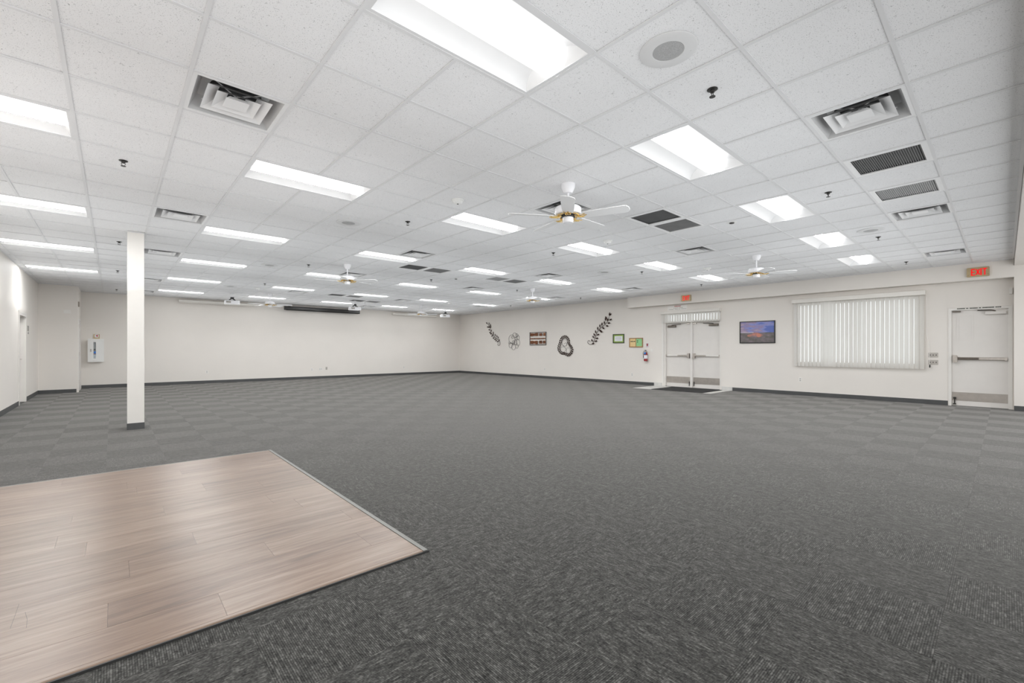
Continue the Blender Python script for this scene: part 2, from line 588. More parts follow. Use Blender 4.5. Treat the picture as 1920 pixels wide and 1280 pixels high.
t_ = 0.009
baseboard('baseboard_right', XR - t_, XR - 0.0005, 7.905, YB - t_)
baseboard('baseboard_right', XR - t_, XR - 0.0005, 0.828, 5.355)
baseboard('baseboard_right', XR - SOF - t_, XR - SOF - 0.0005, YN, YF)
baseboard('baseboard_back', XS + t_, XR - t_, YB - t_, YB - 0.0005)
baseboard('baseboard_left', XL + 0.0005, XL + t_, 6.0, LD[0] - 0.05)
baseboard('baseboard_left', XL + 0.0005, XL + t_, LD[1] + 0.05, YS - t_)
baseboard('baseboard_return', XL + t_, XS - 0.03, YS - t_, YS - 0.0005)
# pale tile base beside the double door
for (y0, y1) in ((7.60, 7.90), (5.36, 5.67)):
    tb = MB().box(XR - 0.006, XR - 0.0005, y0, y1, 0.0005, 0.11).build('trim_5', M['tile_pale'])
    struct(tb, 'pale tile wall base beside the double door')
    for k in range(2):
        w = (y1 - y0) / 2
        MB().box(-0.006, 0, 0.002, w - 0.002, 0.002, 0.108).build('tile', M['tile_pale'], tb, (XR - 0.006, y0 + k * w, 0))

# ------------------------------------------------------------------ carpet tiles
def ribbed_tile(w, d, turn, g):
    """one carpet tile: a shallow saw-tooth of ribs across its width"""
    L, A = (d, w) if turn else (w, d)                # length of a rib, width across the ribs
    L, A = L / 2 - g, A / 2 - g
    n = int(A / RIB) + 1
    pts = [(-A, 0.0)] + [(k * RIB / 2, (0.0 if k % 2 else -RIB_H)) for k in range(-2 * n, 2 * n + 1) if abs(k * RIB / 2) < A - 0.0008] + [(A, 0.0)]
    vs = []
    for a, z in pts:
        for l in (-L, L):
            vs.append((a, l, z) if turn else (l, a, z))
    bb = MB()
    bb.add(vs, [((2 * k, 2 * k + 2, 2 * k + 3, 2 * k + 1) if turn else (2 * k, 2 * k + 1, 2 * k + 3, 2 * k + 2)) for k in range(len(pts) - 1)])
    x, y = (A, L) if turn else (L, A)
    bb.add([(-x, -y, -0.009), (x, -y, -0.009), (x, y, -0.009), (-x, y, -0.009), (-x, -y, 0), (x, -y, 0), (x, y, 0), (-x, y, 0)],
           [(0, 3, 2, 1), (0, 1, 5, 4), (1, 2, 6, 5), (2, 3, 7, 6), (3, 0, 4, 7)])
    return bb


CT = 0.5
cand = []
for a in range(-8, 23):
    for c in range(-9, 39):
        x0, y0 = 2.44 + a * CT, 0.19 + c * CT
        x1, y1 = min(x0 + CT, XR - 0.001), min(y0 + CT, YB - 0.001)
        x0, y0 = max(x0, XL + 0.001), max(y0, YN)
        if x1 - x0 < 0.02 or y1 - y0 < 0.02:
            continue
        area = 0.0
        q = [project((x, y, 0)) for x, y in ((x0, y0), (x1, y0), (x1, y1), (x0, y1))]
        if all(q) and -300 < sum(p[0] for p in q) / 4 < 2200 and sum(p[1] for p in q) / 4 < 1500:
            q = [(min(max(p[0], 0), 1920), min(max(p[1], 0), 1280)) for p in q]
            area = abs(sum(q[k][0] * q[(k + 1) % 4][1] - q[(k + 1) % 4][0] * q[k][1] for k in range(4))) / 2
        under = x1 < 1.43 and 2.36 < y0 and y1 < 5.9
        cand.append((0 if under else area, a, c, x0, x1, y0, y1))
cand.sort(reverse=True)
tile_mesh = {}
far = MB()
far_uv = []
for n, (area, a, c, x0, x1, y0, y1) in enumerate(cand):
    turn = (a + c) % 2                               # quarter-turned like a chequerboard
    w, d = x1 - x0, y1 - y0
    if n < 300 and area > 0:
        key = (round(w, 3), round(d, 3), turn)
        if key not in tile_mesh:
            g = 0.0002
            o = ribbed_tile(w, d, turn, g).build(
                'carpet_tile', M['carpet'], floor, ((x0 + x1) / 2, (y0 + y1) / 2, 0), uv=(lambda p: (p[1], p[0])) if turn else (lambda p: (p[0], p[1])))
            tile_mesh[key] = o.data
        else:
            link('carpet_tile', tile_mesh[key], floor, ((x0 + x1) / 2, (y0 + y1) / 2, 0))
    else:
        g = 0.0002
        k = len(far.v)
        rt = ribbed_tile(w, d, turn, g)
        far.add([(p[0] + (x0 + x1) / 2, p[1] + (y0 + y1) / 2, p[2]) for p in rt.v], rt.f)
        ou = R.random() * 50
        far_uv += [((p[1] + ou, p[0]) if turn else (p[0] + ou, p[1])) for p in rt.v]
fo = far.build('carpet_tiles_beyond', M['carpet'], floor)
lay = fo.data.uv_layers.new(name='uv')
flat = []
for f in far.f:
    for k in f:
        flat += list(far_uv[k])
lay.data.foreach_set('uv', flat)
fo['kind'] = 'stuff'

# pale entry tiles in front of the double door
TX0, TX1, TY0, TY1 = 12.36, XR - 0.012, 5.40, 7.86
nx, ny = 4, 8
tw, td = (TX1 - TX0) / nx, (TY1 - TY0) / ny
et = None
for a in range(nx):
    for c in range(ny):
        loc = (TX0 + (a + 0.5) * tw, TY0 + (c + 0.5) * td, 0.0)
        if et is None:
            et = MB().box(-tw / 2 + 0.003, tw / 2 - 0.003, -td / 2 + 0.003, td / 2 - 0.003, 0.0003, 0.004).build('entry_tile', M['tile_pale'], floor, loc)
        else:
            link('entry_tile', et.data, floor, loc)
mat_o = MB().bevel_box(12.34, 13.66, 5.62, 7.22, 0.0045, 0.012, 0.03).build('entry_mat', M['mat_dark'])
tag(mat_o, 'dark floor mat on pale tiles in front of the white double door', 'mat')

# ------------------------------------------------------------------ suspended ceiling
ceiling = struct(MB().box(XL - 0.2, XR + 0.2, YF - 0.004, YB + 0.2, CEIL + 0.26, CEIL + 0.4).build('ceiling', M['grid']), 'white suspended tile ceiling')
LIGHTS = [(-5, j) for j in (-0.5, 4.5, 9.5, 14.5, 19.5)] + [(i, j) for i in (-1, 3, 7, 11, 15) for j in (-0.5, 4.5, 9.5, 14.5, 19.5, 24.5)]
DIFF = [(-2.5, j) for j in (2.5, 8.5, 13.5, 20.5, 25.5)] + [(3.5, j) for j in (-2.5, 2.5, 8.5, 13.5, 20.5)] + \
       [(9.5, j) for j in (-2.5, 2.5, 8.5, 13.5, 20.5, 25.5)] + [(15.5, j) for j in (-2.5, 2.5, 8.5, 13.5, 20.5)]
RET = [(5.5, 1.5, 1), (6.5, 1.5, 0), (5.5, -2.5, 1), (7.5, -2.5, 2), (4.5, 10.5, 1), (5.5, 10.5, 0), (8.5, 10.5, 2), (9.5, 10.5, 0),
       (5.5, 20.5, 1), (6.5, 20.5, 0), (7.5, 22.5, 1), (8.5, 22.5, 0)]
taken = set()
for i, j in LIGHTS:
    taken |= {(i - 1, math.floor(j)), (i, math.floor(j))}
for q in DIFF + RET:
    taken.add((math.floor(q[0]), math.floor(q[1])))
cand = []
for i in range(-7, 19):
    for j in range(-4, 28):
        if (i, j) in taken:
            continue
        x0, y0 = cell(i, j)
        x1, y1 = min(x0 + T, XR), min(y0 + T, YB)
        x0, y0 = max(x0, XL), max(y0, YF)
        if x1 - x0 < 0.02 or y1 - y0 < 0.02 or (x1 < XS and y0 > YS):
            continue
        area = 0.0
        q = [project((x, y, CEIL)) for x, y in ((x0, y0), (x1, y0), (x1, y1), (x0, y1))]
        if all(q):
            q = [(min(max(p[0], 0), 1920), min(max(p[1], 0), 1280)) for p in q]
            area = abs(sum(q[k][0] * q[(k + 1) % 4][1] - q[(k + 1) % 4][0] * q[k][1] for k in range(4))) / 2
        cand.append((area, i, j, x0, x1, y0, y1))
cand.sort(reverse=True)
cm = {}
far = MB()
for n, (area, i, j, x0, x1, y0, y1) in enumerate(cand):
    w, d = x1 - x0, y1 - y0
    g = 0.003
    dz = R.uniform(0.0, 0.0012)
    if n < 300:
        key = (round(w, 3), round(d, 3))
        loc = ((x0 + x1) / 2, (y0 + y1) / 2, CEIL + dz)
        if key not in cm:
            o = MB().box(-w / 2 + g, w / 2 - g, -d / 2 + g, d / 2 - g, 0, 0.016).build('ceiling_tile', M['ctile'], ceiling, loc)
            cm[key] = o.data
        else:
            link('ceiling_tile', cm[key], ceiling, loc)
    else:
        far.box(x0 + g, x1 - g, y0 + g, y1 - g, CEIL + dz, CEIL + 0.016)
far.build('ceiling_tiles_beyond', M['ctile'], ceiling)['kind'] = 'stuff'
# the T-bar grid
hw = 0.012
for i in range(-6, 19):
    x = cell(i, 0)[0]
    ys, yc = [], YF
    for j in sorted(jj for ii, jj in LIGHTS if ii == i):
        y = cell(0, j - 0.5)[1]
        ys.append((yc, y))
        yc = y + T
    ys.append((yc, YB if x > XS else YS))
    for y0, y1 in ys:
        if y1 - y0 > 0.05:
            MB().box(-hw, hw, y0, y1, -0.0062, -0.0005).build('grid_tee', M['grid'], ceiling, (x, 0, CEIL))
for j in range(-3, 28):
    y = cell(0, j)[1]
    MB().box(XL if y < YS else XS, XR if y > 8.78 else XR - SOF, -hw, hw, -0.0058, -0.0003).build('grid_runner', M['grid'], ceiling, (0, y, CEIL))
for (x0, x1, y0, y1) in ((XL, XL + 0.022, YF, YS), (XR - 0.022, XR - 0.0005, 8.79, YB), (XR - SOF - 0.022, XR - SOF - 0.0005, YF, 8.78), (XS, XR, YB - 0.022, YB - 0.0005), (XL, XR - SOF, YF, YF + 0.03), (XL, XS, YS - 0.022, YS - 0.0005)):
    MB().box(x0, x1, y0, y1, CEIL - 0.0075, CEIL - 0.001).build('wall_angle', M['grid'], ceiling)

ORD = ['nearest', 'second nearest', 'third nearest', 'fourth nearest', 'fifth nearest', 'sixth nearest']

# ------------------------------------------------------------------ recessed lights
def make_light():
    t = thing('ceiling_light', 'x', 'ceiling light')
    fx, fy, ix, iy = 0.5976, 0.2928, 0.574, 0.270
    f = MB()
    f.box(-fx, fx, iy, fy, -0.004, 0.001).box(-fx, fx, -fy, -iy, -0.004, 0.001)
    f.box(ix, fx, -iy, iy, -0.004, 0.001).box(-fx, -ix, -iy, iy, -0.004, 0.001)
    f.build('frame', M['grid'], t)
    prof = [(0.270, 0.001), (0.246, 0.032), (0.212, 0.058), (0.168, 0.077), (0.118, 0.086)]
    tz = lambda z: ix - 0.055 * z / 0.086
    for s in (1, -1):
        p = MB()
        vs = []
        for y, z in prof:
            vs += [(-tz(z), s * y, z), (tz(z), s * y, z)]
        p.add(vs, [(2 * k, 2 * k + 1, 2 * k + 3, 2 * k + 2) for k in range(len(prof) - 1)])
        p.build('reflector', M['fixture'], t, smooth=40)
    for s in (1, -1):
        p = MB()
        vs = [(s * tz(z), y, z) for y, z in prof] + [(s * tz(z), -y, z) for y, z in prof[::-1]]
        p.add(vs, [tuple(range(len(vs)))])
        p.build('end_panel', M['fixture'], t)
    MB().box(-0.53, 0.53, -0.13, 0.13, 0.087, 0.10).build('housing', M['fixture'], t)
    lp = [(0.118, 0.086), (0.117, 0.066), (0.109, 0.044), (0.094, 0.025), (0.072, 0.011), (0.048, 0.004)]
    lp = lp + [(-y, z) for y, z in lp[::-1]]
    le = lambda z: 0.517 + 0.045 * (1 - z / 0.086)
    L = MB()
    vs = []
    for y, z in lp:
        vs += [(-le(z), y, z), (le(z), y, z)]
    n = len(lp)
    for k in range(n - 1):
        L.add([vs[2 * k], vs[2 * k + 1], vs[2 * k + 3], vs[2 * k + 2]], [(0, 1, 2, 3)], 1 if k == n // 2 - 1 else 0)
    for s in (0, 1):
        L.add([vs[2 * k + s] for k in range(n)], [tuple(range(n))], 0)
    L.build('lens', [M['lens_side'], M['lens_down']], t)
    return t


fill = bpy.data.lights.new('ceiling_fill', 'AREA')       # added upward fill, hung unseen below each fixture to brighten the ceiling
fill.energy = CEIL_FILL
fill.color = (0.945, 0.975, 1.0)
fill.shape = 'RECTANGLE'
fill.size, fill.size_y = 2.2, 2.6


light0 = make_light()
ROWN = {-5: 'leftmost light row beside the left wall', -1: 'second light row from the left', 3: 'third light row from the left',
        7: 'fourth light row from the left', 11: 'fifth light row from the left', 15: 'rightmost light row beside the right wall'}
for n, (i, j) in enumerate(LIGHTS):
    o = copy_tree(light0) if n < len(LIGHTS) - 1 else light0
    x, y = cell(i, j)
    o.location = (x, y, CEIL)
    link('ceiling_fill', fill, o, (0, 0, -0.9), (math.pi, 0, 0))
    k = sorted(jj for ii, jj in LIGHTS if ii == i and (ii, jj) != (-5, -0.5)).index(j) if (i, j) != (-5, -0.5) else 0
    tag(o, ('glowing recessed ceiling light, %s of the %s' % (ORD[k], ROWN[i])) if (i, j) != (-5, -0.5) else 'glowing recessed ceiling light just out of view beside the camera',
        'ceiling light', 'recessed ceiling lights')


# ------------------------------------------------------------------ air diffusers and return grilles
def make_diffuser():
    t = thing('air_diffuser', 'x', 'air vent')

    def ring(w0, z0, w1, z1):
        bb = MB()
        vs = [(sx * w, sy * w, z) for w, z in ((w0, z0), (w1, z1)) for sx, sy in ((-1, -1), (1, -1), (1, 1), (-1, 1))]
        return bb.add(vs, [(k, (k + 1) % 4, 4 + (k + 1) % 4, 4 + k) for k in range(4)])

    f = MB()
    a, c = 0.2928, 0.266
    f.box(-a, a, c, a, -0.004, 0.004).box(-a, a, -a, -c, -0.004, 0.004).box(c, a, -c, c, -0.004, 0.004).box(-a, -c, -c, c, -0.004, 0.004)
    f.build('frame', M['diffuser'], t)
    s = ring(0.266, 0.0, 0.215, 0.10)
    s.add([(-0.215, -0.215, 0.10), (0.215, -0.215, 0.10), (0.215, 0.215, 0.10), (-0.215, 0.215, 0.10)], [(0, 1, 2, 3)])
    s.build('shell', M['vent_recess_shade'], t)
    MB().lathe([(0.165, 0.085), (0.165, 0.0995)], seg=28).build('duct', M['duct'], t)
    for w, z0 in ((0.200, -0.002), (0.138, 0.0)):
        r = ring(w, z0, w - 0.078, 0.050)
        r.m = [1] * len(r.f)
        r.add(*_flip(ring(w - 0.004, z0 + 0.002, w - 0.082, 0.051)))
        r.add([(sx * q, sy * q, z) for q, z in ((w, z0), (w - 0.004, z0 + 0.002)) for sx, sy in ((-1, -1), (1, -1), (1, 1), (-1, 1))],
              [(k, (k + 1) % 4, 4 + (k + 1) % 4, 4 + k) for k in range(4)])
        r.build('louver', [M['diffuser'], M['louver_back_shade']], t)
    p = ring(0.075, 0.0, 0.045, 0.034)
    p.add([(-0.075, -0.075, 0), (0.075, -0.075, 0), (0.075, 0.075, 0), (-0.075, 0.075, 0)], [(0, 1, 2, 3)])
    p.build('centre_plate', M['diffuser'], t)
    w = MB()
    for s1 in (1, -1):
        w.tube([(-0.19, -0.19 * s1, 0.06), (0.19, 0.19 * s1, 0.06)], 0.004, 5)
    w.build('strut', M['diffuser'], t)
    return t


def _flip(bb):
    return bb.v, [tuple(f)[::-1] for f in bb.f]


diff0 = make_diffuser()
DROW = {-2.5: 'leftmost vent row', 3.5: 'second vent row from the left', 9.5: 'third vent row from the left', 15.5: 'rightmost vent row'}
for n, (i, j) in enumerate(DIFF):
    o = diff0 if n == 0 else copy_tree(diff0)
    x, y = cell(i, j)
    o.location = (x, y, CEIL)
    k = sorted(jj for ii, jj in DIFF if ii == i).index(j)
    tag(o, 'square white stepped air vent, %s of the %s' % (ORD[k], DROW[i]), 'air vent', 'stepped air vents')


def make_return(kind):
    t = thing('return_grille', 'x', 'air grille')
    f = MB()
    a, c = 0.2928, 0.250
    f.box(-a, a, c, a, -0.006, 0.004).box(-a, a, -a, -c, -0.006, 0.004).box(c, a, -c, c, -0.006, 0.004).box(-a, -c, -c, c, -0.006, 0.004)
    f.build('frame', M['fixture'], t)
    mt = M['return_light'] if kind == 2 else M['return_dark']
    MB().box(-c, c, -c, c, 0.016, 0.02).build('backing', mt, t)
    s = MB()
    n = 30
    for k in range(n):
        q = -c + (k + 0.5) * 2 * c / n
        mm = Matrix.Translation((q, 0, 0.006) if kind == 0 else (0, q, 0.006)) @ Matrix.Rotation(math.radians(35), 4, 'Y' if kind == 0 else 'X')
        if kind == 0:
            s.box(-0.0055, 0.0055, -c, c, -0.0008, 0.0008, M=mm)
        else:
            s.box(-c, c, -0.0055, 0.0055, -0.0008, 0.0008, M=mm)
    s.build('grille_blades', mt, t)['kind'] = 'stuff'
    return t


ret0 = {}
RLAB = {(5.5, 1.5): 'dark square return grille behind the nearest fan, left one of its pair',
        (6.5, 1.5): 'dark square return grille behind the nearest fan, right one of its pair',
        (5.5, -2.5): 'dark square return grille just beyond the large right-hand air vent',
        (7.5, -2.5): 'pale grey square return grille in the right-hand vent row',
        (4.5, 10.5): 'mid-grey return grille in mid ceiling, left of the darker one beside it',
        (5.5, 10.5): 'mid-grey return grille in mid ceiling, right of the pair near the ceiling light',
        (8.5, 10.5): 'pale return grille in the far middle of the ceiling, left of its pair',
        (9.5, 10.5): 'grey return grille in the far middle of the ceiling, right of its pair',
        (5.5, 20.5): 'far return grille left of the two in front of the black screen case',
        (6.5, 20.5): 'far return grille right of the two in front of the black screen case',
        (7.5, 22.5): 'farthest return grille, half hidden by the middle projector',
        (8.5, 22.5): 'farthest return grille, just right of the middle projector'}
for i, j, kind in RET:
    if kind not in ret0:
        o = ret0[kind] = make_return(kind)
    else:
        o = copy_tree(ret0[kind])
    x, y = cell(i, j)
    o.location = (x, y, CEIL)
    tag(o, RLAB[(i, j)], 'air grille', 'ceiling return grilles')


# ------------------------------------------------------------------ speakers, sprinklers, detectors
def make_speaker():
    t = thing('ceiling_speaker', 'x', 'speaker')
    MB().lathe([(0.166, 0.0), (0.166, -0.005), (0.158, -0.009), (0.092, -0.009), (0.090, -0.006)], seg=40).build('rim', M['speaker'], t, smooth=40)
    MB().lathe([(0.089, -0.004), (0.089, -0.0075), (0.05, -0.0095), (0.0, -0.0105)], seg=40).build('grille', M['speaker_grille'], t, smooth=40)
    for k in range(4):
        a = math.pi / 4 + k * math.pi / 2
        MB().lathe([(0.004, -0.0085), (0.004, -0.0105)], seg=8).build('screw', M['speaker'], t, (0.135 * math.cos(a), 0.135 * math.sin(a), 0))
    return t


SPK = [((0.5, -1.5), 'large round ceiling speaker nearest the camera, beside the big light'),
       ((10.5, -1.5), 'white round ceiling speaker near the right-hand vent row'),
       ((10.5, 6.5), 'round ceiling speaker in the far right middle of the ceiling'),
       ((0.5, 6.5), 'faint round ceiling speaker between the second and third light rows'),
       ((0.5, 13.5), 'white round ceiling speaker right of the column, beyond the long lights'),
       ((0.5, 20.5), 'farthest round ceiling speaker, above the left projector')]
spk0 = make_speaker()
for n, ((i, j), lab) in enumerate(SPK):
    o = spk0 if n == 0 else copy_tree(spk0)
    o.location = (*cell(i, j), CEIL - 0.0005)
    tag(o, lab, 'speaker', 'round ceiling speakers')


def make_sprinkler():
    t = thing('sprinkler', 'x', 'sprinkler')
    MB().lathe([(0.035, 0), (0.035, -0.003), (0.027, -0.008), (0.018, -0.008)], seg=20).build('escutcheon', M['dark_metal'], t, smooth=40)
    MB().lathe([(0.016, -0.008), (0.014, -0.022), (0.009, -0.024)], seg=14).build('body', M['dark_metal'], t, smooth=40)
    for s in (1, -1):
        MB().tube([(s * 0.011, 0, -0.02), (s * 0.015, 0, -0.034), (s * 0.004, 0, -0.05)], 0.0028, 6).build('frame_arm', M['dark_metal'], t)
    MB().lathe([(0.004, -0.046), (0.020, -0.050), (0.020, -0.053), (0.004, -0.054)], seg=16).build('deflector', M['dark_metal'], t)
    return t


SPR = [(-3.5, 5.5, 'above the gap left of the column, nearest of four'), (-3.5, 12.5, 'left of the column top, second of four'),
       (-3.5, 18.5, 'left of the column, third of four'), (-3.5, 25.5, 'left of the column, farthest, by the back wall'),
       (1.5, -1.5, 'nearest the camera beside the big round speaker'), (1.5, 5.5, 'left of the nearest fan, close to a faint speaker'),
       (1.5, 12.5, 'between the column and the second fan'), (1.5, 18.5, 'beyond the long lights, above the left projector'),
       (6.5, -1.5, 'on the right, left of the pale return grille'), (6.5, 5.5, 'below the nearest fan, in mid ceiling'),
       (6.5, 12.5, 'in the far middle, right of the second fan'), (11.5, -1.5, 'on the right beside the white speaker'),
       (11.5, 5.5, 'above the right wall art, before the soffit'), (11.5, 12.5, 'just left of the far middle fan'),
       (16.5, -1.5, 'far right, close to the soffit above the window'), (16.5, 5.5, 'over the double door, close to the soffit'),
       (16.5, 12.5, 'close to the right wall above the bronze branches'), (16.5, 18.5, 'farthest, near the room corner')]
spr0 = make_sprinkler()
for n, (i, j, lab) in enumerate(SPR):
    o = spr0 if n == 0 else copy_tree(spr0)
    o.location = (*cell(i, j), CEIL - 0.0005)
    tag(o, 'dark pendent ceiling sprinkler ' + lab, 'sprinkler', 'ceiling sprinklers')


def make_detector():
    t = thing('smoke_detector', 'x', 'detector')
    MB().lathe([(0.075, 0), (0.075, -0.012), (0.066, -0.018)], seg=24).build('base', M['sensor'], t, smooth=40)
    MB().lathe([(0.060, -0.017), (0.056, -0.034), (0.040, -0.046), (0.0, -0.049)], seg=24).build('dome', M['sensor'], t, smooth=50)
    MB().lathe([(0.057, -0.022), (0.0575, -0.027)], seg=24).build('vent_slot', M['ink_soft'], t)
    MB().lathe([(0.012, -0.046), (0.010, -0.053), (0.0, -0.054)], seg=12).build('test_button', M['dark_metal'], t)
    return t


DET = [(1.5, 3.5, 'white round smoke detector left of the nearest fan'), (6.5, 3.5, 'white round smoke detector right of and below the nearest fan'),
       (12.6, 3.5, 'white round smoke detector left of the right-hand fan'), (6.6, 18.5, 'white round smoke detector beyond the second fan'),
       (1.6, 20.3, 'grey round detector above and right of the left projector'), (12.4, 19.8, 'grey round detector above the far right projector')]
det0 = make_detector()
for n, (i, j, lab) in enumerate(DET):
    o = det0 if n == 0 else copy_tree(det0)
    o.location = (*cell(i, j), CEIL - 0.0005)
    tag(o, lab, 'detector', 'ceiling detectors')
for (i, j, lab) in ((7.2, 0.52, 'flat dark ceiling sensor right of the return grille pair'), (7.15, 11.6, 'flat dark ceiling sensor in the far middle of the ceiling')):
    t = thing('ceiling_sensor', lab, 'sensor', (*cell(i, j), CEIL - 0.0005), 0, 'flat ceiling sensors')
    MB().lathe([(0.07, 0), (0.07, -0.003), (0.05, -0.006)], seg=24).build('plate', M['sensor'], t, smooth=40)
    MB().lathe([(0.034, -0.006), (0.030, -0.018), (0.0, -0.022)], seg=20).build('lens', M['dark_metal'], t, smooth=40)


# ------------------------------------------------------------------ ceiling fans
def make_fan():
    t = thing('ceiling_fan', 'x', 'ceiling fan')
    MB().lathe([(0.078, 0), (0.078, -0.012), (0.074, -0.045), (0.058, -0.075), (0.046, -0.098), (0.020, -0.100)], seg=28).build('canopy', M['fan_white'], t, smooth=40)
    MB().lathe([(0.0125, -0.09), (0.0125, -0.255)], seg=12).build('downrod', M['fan_white'], t, smooth=40)
    MB().lathe([(0.03, -0.232), (0.075, -0.240), (0.128, -0.252), (0.143, -0.268), (0.145, -0.318), (0.138, -0.334), (0.10, -0.340)], seg=36).build('motor', M['fan_white'], t, smooth=35)
    ring = MB()
    for k in range(15):
        a = 2 * math.pi * k / 15
        ring.tube([(0.105 * math.cos(a), 0.105 * math.sin(a), -0.339), (0.122 * math.cos(a + 0.17), 0.122 * math.sin(a + 0.17), -0.352), (0.105 * math.cos(a + 0.34), 0.105 * math.sin(a + 0.34), -0.346)], 0.006, 6)
    ring.build('ornament', M['brass'], t)
    MB().lathe([(0.078, -0.338), (0.078, -0.362), (0.05, -0.366)], seg=28).build('flywheel', M['black'], t, smooth=40)
    MB().lathe([(0.05, -0.360), (0.060, -0.368), (0.060, -0.412), (0.052, -0.424), (0.018, -0.430)], seg=28).build('switch_housing', M['fan_white'], t, smooth=40)
    for k in range(5):
        ang = 2 * math.pi * k / 5
        rz = Matrix.Rotation(ang, 4, 'Z')
        arm = MB()
        for s in (1, -1):
            arm.tube([rz @ Vector(p) for p in ((0.07, 0.012 * s, -0.352), (0.125, 0.020 * s, -0.370), (0.165, 0.034 * s, -0.366), (0.200, 0.046 * s, -0.360))], [0.006, 0.006, 0.005, 0.004], 6)
        arm.tube([rz @ Vector(p) for p in ((0.07, 0, -0.352), (0.15, 0, -0.372), (0.210, 0, -0.360))], [0.008, 0.006, 0.004], 6)
        arm.build('blade_arm', M['brass'], t, smooth=50)
        poly = [(0.175, -0.058), (0.30, -0.066), (0.60, -0.074), (0.640, -0.066), (0.662, -0.030), (0.662, 0.030), (0.640, 0.066), (0.60, 0.074), (0.30, 0.066), (0.175, 0.058)]
        mm = rz @ Matrix.Translation((0, 0, -0.356)) @ Matrix.Rotation(math.radians(-12), 4, 'X')
        MB().prism(poly, 0, 1, 2, -0.003, 0.003, M=mm).build('blade', M['blade'], t)
    return t


fan0 = make_fan()
FANS = [((2.5, 1.5), 4, 'white five-blade ceiling fan with brass arms, largest and nearest the camera'),
        ((2.5, 11.55), 23, 'white five-blade ceiling fan with brass arms over the middle of the hall'),
        ((11.6, 1.5), 4, 'white five-blade ceiling fan on the right, before the picture and window blind'),
        ((11.7, 11.6), 29, 'small white ceiling fan above the bronze wall decorations'),
        ((12.0, 22.6), 40, 'farthest white ceiling fan, in front of the right white screen case'),
        ((2.65, 22.4), 45, 'far white ceiling fan, between left projector and black screen case')]
for n, ((i, j), a, lab) in enumerate(FANS):
    o = fan0 if n == 0 else copy_tree(fan0)
    o.location = (*cell(i, j), CEIL - 0.0005)
    o.rotation_euler = (0, 0, math.radians(a))
    tag(o, lab, 'ceiling fan', 'ceiling fans')


# ------------------------------------------------------------------ projectors and screens
def make_projector(loc, rotz, label, cable):
    t = thing('projector', label, 'projector', loc, rotz, 'ceiling projectors')
    MB().bevel_box(-0.20, 0.20, -0.15, 0.15, -0.055, 0.055, 0.05).build('body', M['fan_white'], t)
    le = MB().lathe([(0.048, 0), (0.044, 0.03), (0.036, 0.034)], seg=20, M=Matrix.Translation((0.09, 0.148, 0.0)) @ Matrix.Rotation(math.radians(-90), 4, 'X')).build('lens', M['black'], t, smooth=40)
    mo = MB()
    mo.box(-0.09, 0.09, -0.07, 0.07, 0.056, 0.07)
    for s in (1, -1):
        mo.tube([(0.0, 0, 0.15), (s * 0.09, 0.07 * s, 0.062)], 0.012, 6).tube([(0.0, 0, 0.15), (s * 0.09, -0.07 * s, 0.062)], 0.012, 6)
    mo.box(-0.045, 0.045, -0.045, 0.045, 0.11, 0.17)
    mo.build('mount', M['black'], t)
    h = CEIL - loc[2]
    MB().lathe([(0.02, 0.165), (0.02, h - 0.006), (0.06, h - 0.006), (0.06, h - 0.0005)], seg=14).build('pole', M['fan_white'], t, smooth=40)
    le2 = MB().box(-0.19, -0.06, -0.152, -0.149, -0.03, 0.03).build('connector_panel', M['ink_soft'], t)
    if cable:
        MB().tube([(0.19, -0.1, 0.0), (0.27, -0.12, 0.03), (0.34, -0.12, 0.13), (0.37, -0.10, h - 0.002)], 0.009, 6).build('cable', M['fan_white'], t, smooth=50)
    return t


make_projector((2.87, 16.6, 2.745), 0.0, 'white projector with black mount hung before the left white screen case', False)
make_projector((6.73, 16.1, 2.745), 0.0, 'white projector with looping cable hung before the black screen case', True)
make_projector((11.25, 16.85, 2.745), 0.0, 'small white projector hung in the far right corner', False)


def make_screen(x0, x1, y, z0, z1, mat, label):
    t = thing('projection_screen', label, 'screen', ((x0 + x1) / 2, y, z0), 0, 'roll-up screens')
    w, h = (x1 - x0) / 2, z1 - z0
    MB().bevel_box(-w + 0.03, w - 0.03, -0.06, 0.06, 0, h, 0.025, axis=0).build('case', mat, t)
    for s in (1, -1):
        MB().bevel_box(min(s * w, s * (w - 0.03)), max(s * w, s * (w - 0.03)), -0.064, 0.064, -0.003, h + 0.003, 0.028, axis=0).build('end_cap', mat, t)
        MB().box(s * (w - 0.2) - 0.02, s * (w - 0.2) + 0.02, -0.02, YB - y - 0.001, h, h + 0.02).build('bracket', mat, t)
    MB().box(-w + 0.06, w - 0.06, -0.012, 0.012, -0.014, -0.0005).build('hem_bar', mat, t)
    return t


make_screen(1.69, 4.01, 19.02, 2.875, 2.965, M['screen_white'], 'cream roll-up screen case high on the back wall, left')
make_screen(5.06, 8.13, 18.95, 2.80, 2.945, M['screen_black'], 'black roll-up screen case high on the back wall, middle')
make_screen(9.75, 12.15, 19.02, 2.85, 2.94, M['screen_white'], 'cream roll-up screen case high on the back wall, right')

